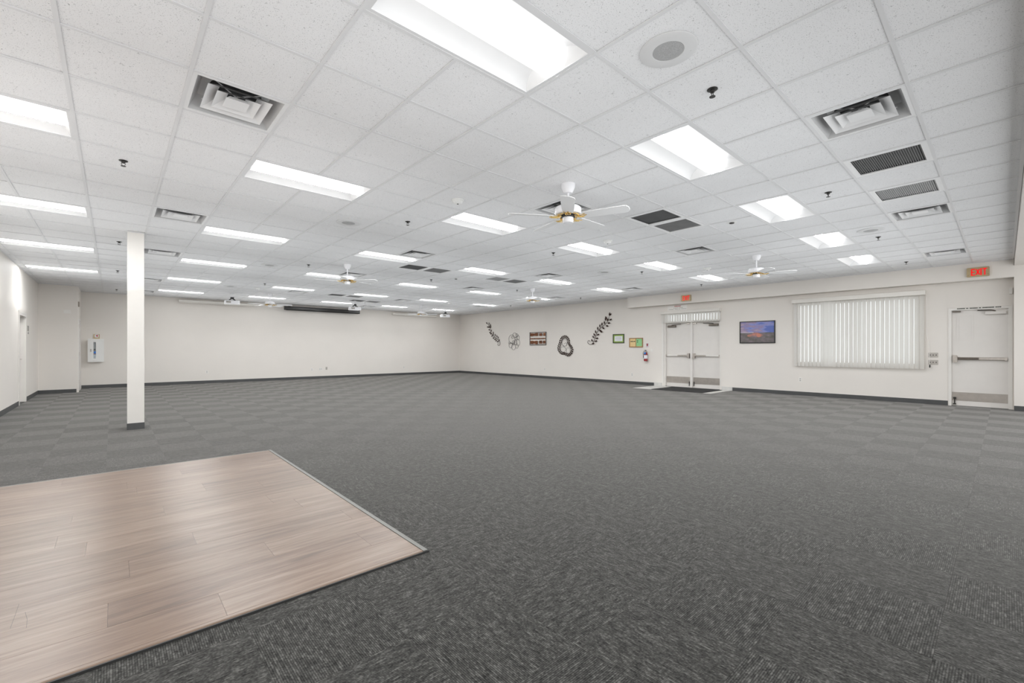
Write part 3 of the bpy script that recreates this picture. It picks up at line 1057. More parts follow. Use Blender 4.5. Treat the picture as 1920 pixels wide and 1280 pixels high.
# ------------------------------------------------------------------ column
cx0, cx1, cyf, cyb = 0.158, 0.356, 8.87, 9.07
t = thing('column', 'white square column with dark base standing on the carpet', 'column', ((cx0 + cx1) / 2, (cyf + cyb) / 2, 0))
w = (cx1 - cx0) / 2
MB().box(-w, w, -0.1, 0.1, 0, CEIL).build('shaft', M['trim_white'], t)
cb = MB()
for (x0, x1, y0, y1) in ((-w - 0.005, w + 0.005, -0.105, -0.1), (-w - 0.005, w + 0.005, 0.1, 0.105), (-w - 0.005, -w, -0.1, 0.1), (w, w + 0.005, -0.1, 0.1)):
    cb.box(x0, x1, y0, y1, 0.0005, 0.1)
cb.build('base', M['base'], t)
for s in (1, -1):
    MB().box(min(s * (w + 0.002), s * (w - 0.045)), max(s * (w + 0.002), s * (w - 0.045)), -0.1025, -0.1, 0.1, 1.31).build('corner_guard', M['trim_white'], t)
MB().box(-w - 0.012, w + 0.012, -0.112, 0.112, CEIL - 0.02, CEIL - 0.008).build('collar', M['grid'], t)

# ------------------------------------------------------------------ dance floor
DX0, DX1, DY0, DY1 = -1.30, 1.432, 2.335, 5.915
t = thing('dance_floor', 'light wood plank dance floor with metal edging laid on the carpet', 'dance floor', (0, 0, 0))
H = 0.012
MB().box(DX0, DX1, DY0, DY1, 0.0004, 0.004).build('underlay', M['dark_edge'], t)
rows, rw, ry = 15, 0.2475, DY0 + 0.028
joints = [0.39, -0.02, 0.71, 0.065, 0.39, -0.125, 0.95, 0.286, -0.223, 0.60, 0.15, 0.09, 0.50, -0.35, 0.25]
px1 = DX1 - 0.034
for k in range(rows):
    y0, y1 = ry + k * rw, min(ry + (k + 1) * rw, DY1 - 0.026)
    if y1 - y0 < 0.02:
        continue
    xs = [DX0 + 0.02]
    q = joints[k]
    while q - 1.22 > DX0 + 0.1:
        q -= 1.22
    while q < px1 - 0.1:
        xs.append(q)
        q += 1.22
    xs.append(px1)
    for a, c in zip(xs[:-1], xs[1:]):
        pb = MB()
        g = 0.0005
        L, W = (c - a) / 2 - g, (y1 - y0) / 2 - g
        pb.box(-L, L, -W, W, 0.0041, H)
        pb.build('plank', M['wood'], t, ((a + c) / 2, (y0 + y1) / 2, 0))
# metal nosing on the long edge, darker rubber-backed nosings on the others
e = MB()
e.prism([(px1 + 0.001, 0.0041), (DX1 + 0.004, 0.0041), (DX1 + 0.004, 0.006), (DX1 - 0.004, 0.014), (px1 + 0.001, 0.0150)], 0, 2, 1, DY0 - 0.006, DY1 + 0.004)
e.build('edge_trim', M['alu'], t)
for (y0, y1) in ((DY0 - 0.006, DY0 + 0.026), (DY1 - 0.025, DY1 + 0.004)):
    sgn = 1 if y0 < 3 else -1
    lo, hi = (y0, y1) if sgn > 0 else (y1, y0)
    e = MB()
    e.prism([(lo, 0.0006), (lo + sgn * 0.004, 0.011), (lo + sgn * 0.010, 0.0135), (hi, 0.0125), (hi, 0.0041)], 1, 2, 0, DX0, px1)
    e.build('edge_trim', M['alu'] if sgn < 0 else M['wood'], t)
    MB().box(DX0, DX1 + 0.004, min(lo - sgn * 0.007, lo - sgn * 0.0002), max(lo - sgn * 0.007, lo - sgn * 0.0002), 0.0004, 0.0105).build('edge_seal', M['dark_edge'], t)
# two scuffs
for pts in (((-0.338, 3.13), (-0.337, 3.0), (-0.337, 2.881)), ((-0.306, 3.016), (-0.291, 2.93), (-0.285, 2.843))):
    MB().tube([(x, y, H - 0.0006) for x, y in pts], 0.0011, 4).build('scuff', M['dark_edge'], t)


# ------------------------------------------------------------------ doors
def exit_bar(par, x, y0, y1, z, head, two_tone):
    """panic bar on a leaf: rail between y0 and y1, the latch head at the end `head`"""
    s = 1 if head == y1 else -1
    bar = MB().bevel_box(x - 0.055, x - 0.022, min(y0, y1) + 0.02, max(y0, y1) - 0.02, z - 0.028, z + 0.028, 0.008, axis=1).build('exit_bar', M['trim_white'] if not two_tone else M['steel'], par)
    ym = (y0 + y1) / 2
    a, c = (ym, head - s * 0.05) if s > 0 else (head + 0.05, ym)
    MB().bevel_box(x - 0.068, x - 0.0555, a, c, z - 0.022, z + 0.022, 0.005, axis=1).build('push_pad', M['steel_dark'] if two_tone else M['steel'], bar)
    hy = head - s * 0.05
    MB().bevel_box(x - 0.085, x - 0.0005, hy - 0.036, hy + 0.036, z - 0.085, z + 0.075, 0.018, axis=0).build('latch_head', M['steel'], bar)
    ey = (y0 if s > 0 else y1)
    MB().bevel_box(x - 0.06, x - 0.0005, ey + (0.0 if s > 0 else -0.04), ey + (0.04 if s > 0 else 0.0), z - 0.034, z + 0.034, 0.008, axis=0).build('end_cap', M['steel'], bar)
    return bar


def closer(par, x, yb0, yb1, z, ya, mat_body):
    c = MB().bevel_box(x - 0.055, x - 0.0005, yb0, yb1, z - 0.035, z + 0.03, 0.008, axis=1).build('door_closer', mat_body, par)
    MB().tube([(x - 0.04, (yb0 + yb1) / 2, z + 0.034), (x - 0.10, (yb0 + ya) / 2, z + 0.05), (x - 0.04, ya, z + 0.06)], 0.011, 6).build('closer_arm', M['steel_dark'], c)
    return c


# single exit door on the right
DXF = XR + 0.03                                   # face of the leaf
d1 = struct(link('door_1', None, None, (0, 0, 0)), 'single white exit door with narrow blanked window')
f = MB()
f.box(XR - 0.012, XR + 0.12, 0.771, D1[1] - 0.001, 0.0005, D1[2] - 0.002)
f.box(XR - 0.012, XR + 0.12, D1[0] + 0.001, -0.052, 0.0005, D1[2] - 0.002)
f.box(XR - 0.012, XR + 0.12, -0.052, 0.771, 2.075, D1[2] - 0.002)
f.build('frame', M['trim_white'], d1)
leaf = MB().box(DXF, DXF + 0.045, -0.0515, 0.7705, 0.0105, 2.0745).build('leaf', M['door'], d1)
wy0, wy1, wz0, wz1 = 0.47, 0.66, 1.44, 1.95
tr = MB()
tr.box(DXF - 0.010, DXF - 0.0004, wy0 - 0.032, wy0, wz0 - 0.03, wz1 + 0.03).box(DXF - 0.010, DXF - 0.0004, wy1, wy1 + 0.032, wz0 - 0.03, wz1 + 0.03)
tr.box(DXF - 0.010, DXF - 0.0004, wy0, wy1, wz0 - 0.03, wz0).box(DXF - 0.010, DXF - 0.0004, wy0, wy1, wz1, wz1 + 0.03)
tr.build('window_trim', M['door'], leaf)
MB().box(DXF - 0.003, DXF - 0.0004, wy0 + 0.001, wy1 - 0.001, wz0 + 0.001, wz1 - 0.001).build('window_blank', M['door'], leaf)
exit_bar(leaf, DXF, -0.04, 0.765, 1.03, 0.765, True)
MB().box(DXF - 0.003, DXF - 0.0004, -0.046, 0.765, 0.115, 0.30).build('kick_plate', M['kick'], leaf)
closer(leaf, DXF, -0.02, 0.27, 1.995, 0.38, M['door'])
MB().box(DXF - 0.05, DXF - 0.0005, 0.63, 0.755, 2.035, 2.062).build('strike_bracket', M['steel_dark'], leaf)
hold = MB().tube([(DXF - 0.02, 0.725, 0.17), (DXF - 0.03, 0.725, 0.055)], 0.010, 6)
hold.box(DXF - 0.045, DXF - 0.0005, 0.70, 0.745, 0.15, 0.19).box(DXF - 0.05, DXF - 0.015, 0.70, 0.75, 0.035, 0.055)
hold.build('door_holder', M['dark_metal'], leaf)
MB().box(XR - 0.02, XR + 0.12, -0.052, 0.771, 0.0005, 0.010).build('threshold', M['alu'], d1)
# line of small dark lettering along the head of the frame (too small to read)
tx = MB()
y = 0.685
while y > 0.055:
    wl = R.uniform(0.010, 0.016)
    if R.random() > 0.14:
        tx.box(XR - 0.0145, XR - 0.0122, y - wl, y, 2.098, 2.120)
    y -= wl + 0.004
tx.build('frame_lettering', M['ink'], d1)

# double door
dx = XR + 0.10
d2 = struct(link('door_2', None, None, (0, 0, 0)), 'white double exit door with steel push bars')
f = MB()
f.box(XR + 0.02, XR + 0.2, 7.50, D2[1] - 0.001, 0.0005, 2.398)
f.box(XR + 0.02, XR + 0.2, D2[0] + 0.001, 5.735, 0.0005, 2.398)
f.box(XR + 0.06, XR + 0.2, 5.735, 7.50, 2.09, 2.15)
f.box(XR + 0.06, XR + 0.2, 5.735, 7.50, 2.36, 2.398)
f.build('frame', M['trim_white'], d2)
MB().box(XR - 0.006, XR + 0.02, 7.545, D2[1] + 0.035, 0.0005, 2.36).build('casing', M['trim_white'], d2)
MB().box(XR + 0.05, XR + 0.16, 6.60, 6.67, 0.012, 2.09).build('mullion', M['trim_white'], d2)
for (y0, y1, head) in ((6.6705, 7.4995, 6.6705), (5.7355, 6.5995, 6.5995)):
    lf = MB().box(dx, dx + 0.045, y0, y1, 0.0105, 2.0895).build('leaf', M['door'], d2)
    exit_bar(lf, dx, y0 + 0.004, y1 - 0.004, 1.03, (y0 + 0.004) if head == y0 else (y1 - 0.004), False)
    MB().box(dx - 0.003, dx - 0.0004, y0 + 0.01, y1 - 0.01, 0.13, 0.34).build('kick_plate', M['kick'], lf)
    if head == y0:
        closer(lf, dx, y1 - 0.34, y1 - 0.06, 1.99, y1 - 0.52, M['steel_dark'])
        MB().box(dx - 0.045, dx - 0.0005, y0 + 0.01, y0 + 0.12, 2.035, 2.075).build('strike_bracket', M['steel'], lf)
    else:
        closer(lf, dx, y0 + 0.06, y0 + 0.34, 1.99, y0 + 0.52, M['steel_dark'])
        MB().box(dx - 0.045, dx - 0.0005, y1 - 0.12, y1 - 0.01, 2.035, 2.075).build('strike_bracket', M['steel'], lf)
    hy = y0 + 0.04 if head == y0 else y1 - 0.04
    MB().tube([(dx - 0.02, hy, 0.2), (dx - 0.03, hy, 0.06)], 0.012, 6).build('door_holder', M['dark_metal'], lf)
MB().box(dx + 0.02, dx + 0.03, 5.735, 7.50, 2.15, 2.36).build('transom_pane', M['glass'], d2)
MB().box(XR + 0.03, XR + 0.2, 5.735, 7.50, 0.0005, 0.010).build('threshold', M['alu'], d2)

# recessed door in the left wall
d3 = struct(link('door_3', None, None, (0, 0, 0)), 'recessed white door in the left wall')
f = MB()
f.box(XL - 0.19, XL + 0.012, LD[1] - 0.05, LD[1] - 0.001, 0.0005, LD[2] - 0.002)
f.box(XL - 0.19, XL + 0.012, LD[0] + 0.001, LD[0] + 0.05, 0.0005, LD[2] - 0.002)
f.box(XL - 0.19, XL + 0.012, LD[0] + 0.05, LD[1] - 0.05, LD[2] - 0.05, LD[2] - 0.002)
f.build('frame', M['trim_white'], d3)
cs = MB()
cs.box(XL + 0.0005, XL + 0.012, LD[1], LD[1] + 0.045, 0.0005, LD[2] + 0.045).box(XL + 0.0005, XL + 0.012, LD[0] - 0.045, LD[0], 0.0005, LD[2] + 0.045).box(XL + 0.0005, XL + 0.012, LD[0], LD[1], LD[2], LD[2] + 0.045)
cs.build('casing', M['trim_white'], d3)
lf = MB().box(XL - 0.155, XL - 0.11, LD[0] + 0.0505, LD[1] - 0.0505, 0.0005, LD[2] - 0.0505).build('leaf', M['door'], d3)
lk = MB().box(XL - 0.1095, XL - 0.10, LD[1] - 0.17, LD[1] - 0.08, 0.93, 1.06).build('lock_plate', M['steel_dark'], lf)
MB().tube([(XL - 0.10, LD[1] - 0.125, 1.0), (XL - 0.055, LD[1] - 0.125, 1.0), (XL - 0.05, LD[1] - 0.23, 1.0)], 0.009, 6).build('lever', M['steel'], lf)

# door in the side of the return, seen edge-on
d4 = struct(link('door_4', None, None, (0, 0, 0)), 'white door edge-on in the side of the boxed-out wall')
f = MB()
f.box(XS + 0.0005, XS + 0.016, 17.63, 17.69, 0.0005, 2.13).box(XS + 0.0005, XS + 0.016, 18.62, 18.68, 0.0005, 2.13).box(XS + 0.0005, XS + 0.016, 17.69, 18.62, 2.07, 2.13)
f.build('frame', M['trim_white'], d4)
lf = MB().box(XS + 0.0005, XS + 0.010, 17.695, 18.615, 0.012, 2.065).build('leaf', M['door'], d4)
for z in (0.25, 1.05, 1.85):
    MB().box(XS + 0.012, XS + 0.024, 17.67, 17.70, z, z + 0.1).build('hinge', M['steel'], lf)
MB().box(XS + 0.0005, XS + 0.03, 17.64, 17.68, 2.45, 2.6).build('sensor', M['steel_dark'], d4)

# ------------------------------------------------------------------ window and its vertical blind
w1 = struct(link('window_1', None, None, (0, 0, 0)), 'daylit window behind the vertical blind')
f = MB()
y0, y1, z0, z1 = W_OPEN
for (a, c, d, e) in ((y0 + 0.001, y0 + 0.05, z0 + 0.001, z1 - 0.001), (y1 - 0.05, y1 - 0.001, z0 + 0.001, z1 - 0.001), (y0 + 0.05, y1 - 0.05, z0 + 0.001, z0 + 0.05), (y0 + 0.05, y1 - 0.05, z1 - 0.05, z1 - 0.001), ((y0 + y1) / 2 - 0.02, (y0 + y1) / 2 + 0.02, z0 + 0.05, z1 - 0.05)):
    f.box(XR + 0.10, XR + 0.16, a, c, d, e)
f.build('window_frame', M['trim_white'], w1)
for (a, c) in ((y0 + 0.05, (y0 + y1) / 2 - 0.02), ((y0 + y1) / 2 + 0.02, y1 - 0.05)):
    MB().box(XR + 0.125, XR + 0.131, a, c, z0 + 0.05, z1 - 0.05).build('pane', M['glass'], w1)


def slat_mesh(name, h, w):
    bb = MB()
    n = 6
    pts = [(-w / 2 + w * k / n, 0.006 * (1 - (2 * k / n - 1) ** 2)) for k in range(n + 1)]
    vs = [(x, y, z) for z in (-h, 0) for y, x in pts]
    bb.add(vs, [(k, k + 1, n + 2 + k, n + 1 + k) for k in range(n)])
    o = bb.build(name, M['blind'], smooth=60)
    me = o.data
    bpy.data.objects.remove(o)
    return me


def make_blind(name, label, y0, y1, zt, zv, zb, x, n, ang, gaps, vdepth):
    t = thing(name, label, 'blind', (x, (y0 + y1) / 2, zt))
    h = (y1 - y0) / 2
    v = MB()
    v.bevel_box(-vdepth, -vdepth + 0.012, -h - 0.02, h + 0.02, zv - zt, 0, 0.004, axis=1)
    v.box(-vdepth + 0.0121, XR - x - 0.001, -h - 0.02, -h - 0.008, zv - zt, 0).box(-vdepth + 0.0121, XR - x - 0.001, h + 0.008, h + 0.02, zv - zt, 0)
    v.build('valance', M['screen_white'], t)
    MB().box(-0.025, 0.025, -h, h, zv - zt + 0.045, -0.004).build('head_rail', M['trim_white'], t)
    me = slat_mesh('slat', zv + 0.045 - zb, 0.089)
    pitch = (2 * h) / n
    for k in range(n):
        a = ang + R.uniform(-4, 4)
        if k in gaps:
            a = 3
        o = link('slat', me, t, (0, h - (k + 0.5) * pitch, zv - zt + 0.044), (0, 0, math.radians(a)))
    return t


wb = make_blind('vertical_blind', 'closed white vertical slat blind covering the wide window', 1.20, 3.765, 2.56, 2.455, 0.785, XR - 0.075, 30, -18, (8, 9), 0.06)
ch = MB()
ch.tube([(0.0, -1.315, -0.1), (0.0, -1.32, -1.0), (0.02, -1.36, -1.25), (0.02, -1.37, -1.68)], 0.004, 5)
ch.build('cord', M['plate'], wb)
MB().lathe([(0.010, -1.74), (0.014, -1.70), (0.006, -1.67)], (0.02, -1.37, 0), 8).build('cord_weight', M['dark_metal'], wb)
make_blind('transom_blind', 'short white vertical slat blind over the double door', 5.70, 7.59, 2.475, 2.39, 2.10, XR - 0.06, 22, -15, (2, 6, 11), 0.05)

# ------------------------------------------------------------------ exit signs
STROKES = {
    'E': [((0, 0), (0, 1)), ((0, 1), (0.8, 1)), ((0, 0.5), (0.7, 0.5)), ((0, 0), (0.8, 0))],
    'X': [((0, 0), (0.9, 1)), ((0, 1), (0.9, 0))],
    'I': [((0, 0), (0, 1))],
    'T': [((0.45, 0), (0.45, 1)), ((0, 1), (0.9, 1))],
}


def exit_sign(yl, yr, z0, z1, x, label):
    t = thing('exit_sign', label, 'exit sign', (x, (yl + yr) / 2, z0), 0, 'exit signs')
    w, h = (yl - yr) / 2, z1 - z0
    MB().bevel_box(-0.045, -0.0005, -w, w, 0, h, 0.012, axis=0).build('plate', M['sign_tan'], t)
    lh, th = h * 0.62, h * 0.115
    yc, lw = w * 0.56, w * 0.40
    for ch, adv in (('E', 1.0), ('X', 1.05), ('I', 0.45), ('T', 1.0)):
        lb = MB()
        for (a, c) in STROKES[ch]:
            p, q = Vector((0, -a[0] * lw * 0.78, a[1] * lh)), Vector((0, -c[0] * lw * 0.78, c[1] * lh))
            d = (q - p)
            n = Vector((0, -d.z, d.y)).normalized() * th / 2
            e = d.normalized() * th / 2 if (a[1] == c[1] or a[0] == c[0]) else Vector((0, 0, 0))
            base = [p - e + n, p - e - n, q + e - n, q + e + n]
            vs = [v + Vector((-0.047, 0, 0)) for v in base] + [v + Vector((-0.0455, 0, 0)) for v in base]
            lb.add(vs, [(0, 1, 2, 3), (7, 6, 5, 4), (0, 4, 5, 1), (1, 5, 6, 2), (2, 6, 7, 3), (3, 7, 4, 0)])
        lb.build('letter', M['exit_red'], t, (0, yc, h * 0.19))
        yc -= lw * adv
    for s in (1, -1):
        MB().lathe([(0.006, 0), (0.005, 0.004)], seg=10, M=Matrix.Translation((-0.045, s * w * 0.86, h * 0.2)) @ Matrix.Rotation(math.radians(-90), 4, 'Y')).build('screw', M['steel_dark'], t)


exit_sign(0.53, 0.203, 2.742, 2.933, XR - SOF - 0.0005, 'red EXIT sign on tan plate above the single right-hand door')
exit_sign(6.80, 6.485, 2.74, 2.933, XR - SOF - 0.0005, 'small red EXIT sign above the white double door')

# notice above the double door: three short unreadable lines
t = thing('door_notice', 'small three-line notice stuck above the double door blind', 'notice', (XR, 7.08, 2.50))
MB().box(-0.004, -0.0005, -0.33, 0.33, 0.0, 0.155).build('sheet', M['plate'], t)
for (z, words, mt, hh) in ((0.118, ((0.09, -0.12),), 'sign_red', 0.026), (0.072, ((0.13, -0.03), (-0.07, -0.2)), 'ink_soft', 0.017), (0.03, ((0.28, 0.11), (0.08, -0.02), (-0.05, -0.11), (-0.14, -0.23), (-0.25, -0.31)), 'ink_soft', 0.017)):
    lb = MB()
    for (a, c) in words:
        y = a
        while y > c:
            lb.box(-0.0055, -0.0042, y - 0.016, y, z, z + hh)
            y -= 0.022
    lb.build('text_line', M[mt], t)

# ------------------------------------------------------------------ wall decorations
XD = XR - 0.03


def wp(zoom, x, y, dx=0.0):
    ox, oy, s = zoom
    p = on_x(ox + x / s, oy + y / s, XD)
    return Vector((XD + dx, p.y, p.z))


ZA, ZB, ZC = (900, 570, 12.8), (1030, 570, 12.8), (1140, 600, 16.0)


def smooth_path(pts, n=4):
    out = []
    for k in range(len(pts) - 1):
        p0, p1, p2, p3 = pts[max(k - 1, 0)], pts[k], pts[k + 1], pts[min(k + 2, len(pts) - 1)]
        for q in range(n):
            u = q / n
            out.append(0.5 * ((2 * p1) + (p2 - p0) * u + (2 * p0 - 5 * p1 + 4 * p2 - p3) * u * u + (3 * p1 - p0 - 3 * p2 + p3) * u ** 3))
    out.append(pts[-1])
    return out


def branch(label, zoom, stem, leaves):
    base = wp(zoom, *stem[-1])
    t = thing('metal_branch', label, 'wall art', (XR, base.y, base.z), 0, 'bronze leaf branches')
    o = t.location.copy()
    st = smooth_path([wp(zoom, *p) for p in stem])
    n = len(st)
    MB().tube([p - o for p in st], [0.006 + 0.003 * math.sin(math.pi * k / (n - 1)) for k in range(n)], 6).build('stem', M['art_metal'], t, smooth=50)
    for (x, y) in leaves:
        c = wp(zoom, x, y, -0.008)
        near = min(st, key=lambda p: (p - c).length)
        d = c - near
        d.x = 0
        k = st.index(near)
        along = (st[max(k - 2, 0)] - st[min(k + 2, n - 1)]).normalized()
        d = (d.normalized() * 0.8 + along * 0.6).normalized() if d.length > 0.01 else along
        s = Vector((0, -d.z, d.y))
        L, W = 0.066, 0.031
        rim = [c - d * L, c - d * 0.3 * L + s * W, c + d * 0.35 * L + s * W * 0.85, c + d * L, c + d * 0.35 * L - s * W * 0.85, c - d * 0.3 * L - s * W]
        top, bot = c + Vector((-0.014, 0, 0)), c + Vector((0.006, 0, 0))
        lb = MB()
        lb.add([p - o for p in rim + [top, bot]], [(a, (a + 1) % 6, 6) for a in range(6)] + [((a + 1) % 6, a, 7) for a in range(6)])
        lb.build('leaf', M['art_metal'], t)
        if (near - c).length > 0.03:
            MB().tube([near - o, c - d * L - o], 0.004, 5).build('leaf_stalk', M['art_metal'], t)
    MB().tube([Vector((-0.001, st[n // 2].y - o.y, st[n // 2].z - o.z)), st[n // 2] - o], 0.006, 6).build('hanger', M['art_metal'], t)


branch('small bronze leaf branch on the right wall, leaning left, farthest decoration', ZA,
       [(165, 460), (205, 500), (240, 580), (265, 680), (310, 750), (380, 810), (450, 870), (482, 930), (470, 985), (440, 992), (424, 962), (440, 938)],
       [(162, 455), (220, 462), (248, 505), (185, 548), (215, 552), (255, 548), (222, 615), (275, 635), (240, 680), (262, 712), (322, 685), (318, 720), (290, 762), (365, 740), (325, 812), (410, 770), (365, 845), (440, 800), (390, 875), (465, 862), (430, 898)])
branch('large bronze leaf branch on the right wall, leaning right, beside the green frame', ZB,
       [(1450, 235), (1430, 330), (1390, 430), (1310, 510), (1220, 580), (1150, 670), (1110, 770), (1080, 870), (1040, 940), (980, 967), (925, 930), (930, 880), (968, 873), (975, 905)],
       [(1445, 235), (1462, 250), (1362, 325), (1350, 362), (1400, 375), (1475, 370), (1325, 440), (1432, 452), (1265, 475), (1390, 522), (1215, 520), (1297, 575), (1160, 580), (1225, 632), (1112, 660), (1250, 662), (1080, 730), (1172, 730), (1055, 785), (1147, 818), (1025, 868), (1122, 885), (1052, 945)])

# wire rings
c0 = wp(ZA, 820, 900)
t = thing('wire_ring_art', 'open wire wall art of overlapping rings, right of the small branch', 'wall art', (XR, c0.y, c0.z))
o = t.location.copy()
for (x, y, rx, ry) in ((765, 838, 74, 104), (832, 742, 46, 55), (884, 745, 30, 36), (915, 802, 30, 50), (780, 795, 24, 30), (860, 826, 26, 32), (912, 925, 44, 78), (734, 984, 40, 64), (806, 1022, 48, 74), (884, 1002, 34, 54), (705, 930, 20, 24), (850, 915, 30, 58), (800, 925, 28, 52)):
    pts = [wp(ZA, x + rx * math.cos(a * math.pi / 12), y + ry * math.sin(a * math.pi / 12)) - o for a in range(24)]
    MB().tube(pts, 0.0065, 6, closed=True).build('ring', M['art_wire'], t, smooth=60)
MB().tube([(-0.001, 0, 0), wp(ZA, 820, 900) - o], 0.005, 6).build('hanger', M['art_wire'], t)

# framed rust patches
c0 = wp(ZA, 1388, 980)
t = thing('panel_art', 'rectangular wire-framed wall art with rust-brown metal patches', 'wall art', (XR, c0.y, c0.z))
o = t.location.copy()
fr = MB()
cor = [wp(ZA, *p) - o for p in ((1198, 682), (1580, 668), (1580, 968), (1198, 978))]
yl, yr, zb, zt = cor[0].y, cor[1].y, (cor[2].z + cor[3].z) / 2, (cor[0].z + cor[1].z) / 2
for (a, c, d, e) in ((yr - 0.01, yl + 0.01, zt - 0.012, zt + 0.012), (yr - 0.01, yl + 0.01, zb - 0.012, zb + 0.012), (yr - 0.012, yr + 0.012, zb, zt), (yl - 0.012, yl + 0.012, zb, zt)):
    fr.box(-0.04, -0.022, a, c, d, e)
fr.box(-0.022, -0.001, yl - 0.012, yl + 0.012, zt - 0.03, zt - 0.01).box(-0.022, -0.001, yr - 0.012, yr + 0.012, zt - 0.03, zt - 0.01)
fr.build('frame', M['art_wire'], t)
W, Hh = yl - yr, zt - zb
for (u0, u1, v0, v1) in ((0.03, 0.20, 0.70, 0.93), (0.19, 0.36, 0.73, 0.91), (0.35, 0.51, 0.70, 0.95), (0.60, 0.77, 0.70, 0.92), (0.85, 0.98, 0.70, 0.93),
                         (0.03, 0.98, 0.46, 0.54), (0.03, 0.22, 0.07, 0.33), (0.21, 0.36, 0.10, 0.30), (0.35, 0.50, 0.04, 0.32), (0.59, 0.77, 0.09, 0.33), (0.84, 0.98, 0.09, 0.32)):
    dz = R.uniform(-0.004, 0.004)
    MB().bevel_box(-0.036 + dz, -0.028 + dz, yl - u1 * W, yl - u0 * W, zb + v0 * Hh, zb + v1 * Hh, 0.012, axis=0).build('patch', M['art_rust'], t)
for v in (0.78, 0.86, 0.5, 0.16, 0.25):
    MB().box(-0.0275, -0.0235, yr, yl, zb + v * Hh - 0.004, zb + v * Hh + 0.004).build('cross_wire', M['art_wire'], t)

# beaded swirl
c0 = wp(ZB, 380, 1240)
t = thing('beaded_art', 'dark bronze beaded swirl wall art below the large branch', 'wall art', (XR, c0.y, c0.z))
o = t.location.copy()
outer = [(370, 765), (420, 778), (455, 822), (480, 880), (478, 942), (508, 985), (540, 1032), (560, 1085), (550, 1142), (525, 1195), (485, 1228), (440, 1238), (395, 1215), (355, 1195), (315, 1198), (265, 1172), (228, 1130), (207, 1075), (212, 1010), (235, 945), (255, 870), (285, 808), (325, 776)]
ctr = (372, 1010)
path = [wp(ZB, x, y) for x, y in outer]


def resample(pts, n):
    loop = smooth_path(pts + [pts[0]], 6)
    acc = [0.0]
    for p, q in zip(loop, loop[1:]):
        acc.append(acc[-1] + (q - p).length)
    out, k = [], 0
    for m_ in range(n):
        d = acc[-1] * m_ / n
        while acc[k + 1] < d:
            k += 1
        out.append(loop[k].lerp(loop[k + 1], (d - acc[k]) / max(acc[k + 1] - acc[k], 1e-6)))
    return out


inner = []
for x, y in outer:
    q = (370, 900) if y < 950 else ((330, 1060) if x < 385 else (455, 1100))
    inner.append((x + (q[0] - x) * 0.34, y + (q[1] - y) * 0.28))
for pts, n_, r_ in ((path, 30, 0.034), ([wp(ZB, *p) for p in inner], 27, 0.027)):
    for p in resample(pts, n_):
        MB().lathe([(0.001, -0.008), (r_ * 0.8, -0.006), (r_, 0.0), (r_ * 0.8, 0.006), (0.001, 0.008)], seg=10, M=Matrix.Translation(p - o) @ Matrix.Rotation(math.radians(90), 4, 'Y')).build('bead', M['art_metal'], t)
mid = [(x + (q_[0] - x) * 0.5, y + (q_[1] - y) * 0.5) for (x, y), q_ in zip(outer, inner)]
for pts, r in ((inner, 0.007),):
    MB().tube([wp(ZB, *p, 0.004) - o for p in pts], r, 5, closed=True).build('wire', M['art_metal'], t, smooth=60)
for (x0, y0), (x1, y1) in zip(outer, inner):
    MB().tube([wp(ZB, x0, y0) - o, wp(ZB, x1, y1) - o], 0.006, 5).build('spoke', M['art_metal'], t)
for (x, y, rx, ry) in ((365, 925, 62, 85), (330, 1085, 66, 62), (452, 1110, 44, 68)):
    MB().tube([wp(ZB, x + rx * math.cos(a * math.pi / 10), y + ry * math.sin(a * math.pi / 10)) - o for a in range(20)], 0.005, 5, closed=True).build('wire', M['art_wire'], t, smooth=60)
sw = [(330, 985), (370, 1010), (415, 985), (405, 930), (350, 945)]
MB().tube([p - o for p in smooth_path([wp(ZB, *p) for p in sw])], 0.005, 5).build('wire', M['art_wire'], t, smooth=60)
MB().tube([(-0.001, path[0].y - o.y, path[0].z - o.z), path[0] - o], 0.006, 6).build('hanger', M['art_metal'], t)


def framed(name, label, cat, y0, y1, z0, z1, fw, depth, fmat, inner):
    """rectangular frame on the right wall; inner(t, w, h) fills it. y0 is the side towards the far corner (left in view)"""
    t = thing(name, label, cat, (XR, (y0 + y1) / 2, z0))
    w, h = (y0 - y1) / 2, z1 - z0
    f = MB()
    f.box(-depth, -0.001, -w, -w + fw, 0, h).box(-depth, -0.001, w - fw, w, 0, h).box(-depth, -0.001, -w + fw, w - fw, 0, fw).box(-depth, -0.001, -w + fw, w - fw, h - fw, h)
    f.build('frame', fmat, t)
    inner(t, w - fw, h - fw, fw)
    return t


def inner_certificate(t, w, h, fw):
    MB().box(-0.012, -0.001, -w, w, fw, h).build('mount', M['mat_green'], t)
    MB().box(-0.0135, -0.0122, -w + 0.045, w - 0.045, fw + 0.045, h - 0.05).build('sheet', M['paper'], t)
    tl = MB()
    for k in range(5):
        q = R.uniform(0.08, 0.14)
        tl.box(-0.0142, -0.0136, -q, q, fw + 0.085 + k * 0.024, fw + 0.091 + k * 0.024)
    tl.build('text_lines', M['ink_soft'], t)


framed('framed_certificate', 'dark green frame with lime mat and white sheet on right wall', 'picture', 9.545, 9.07, 1.455, 1.785, 0.026, 0.025, M['frame_green'], inner_certificate)


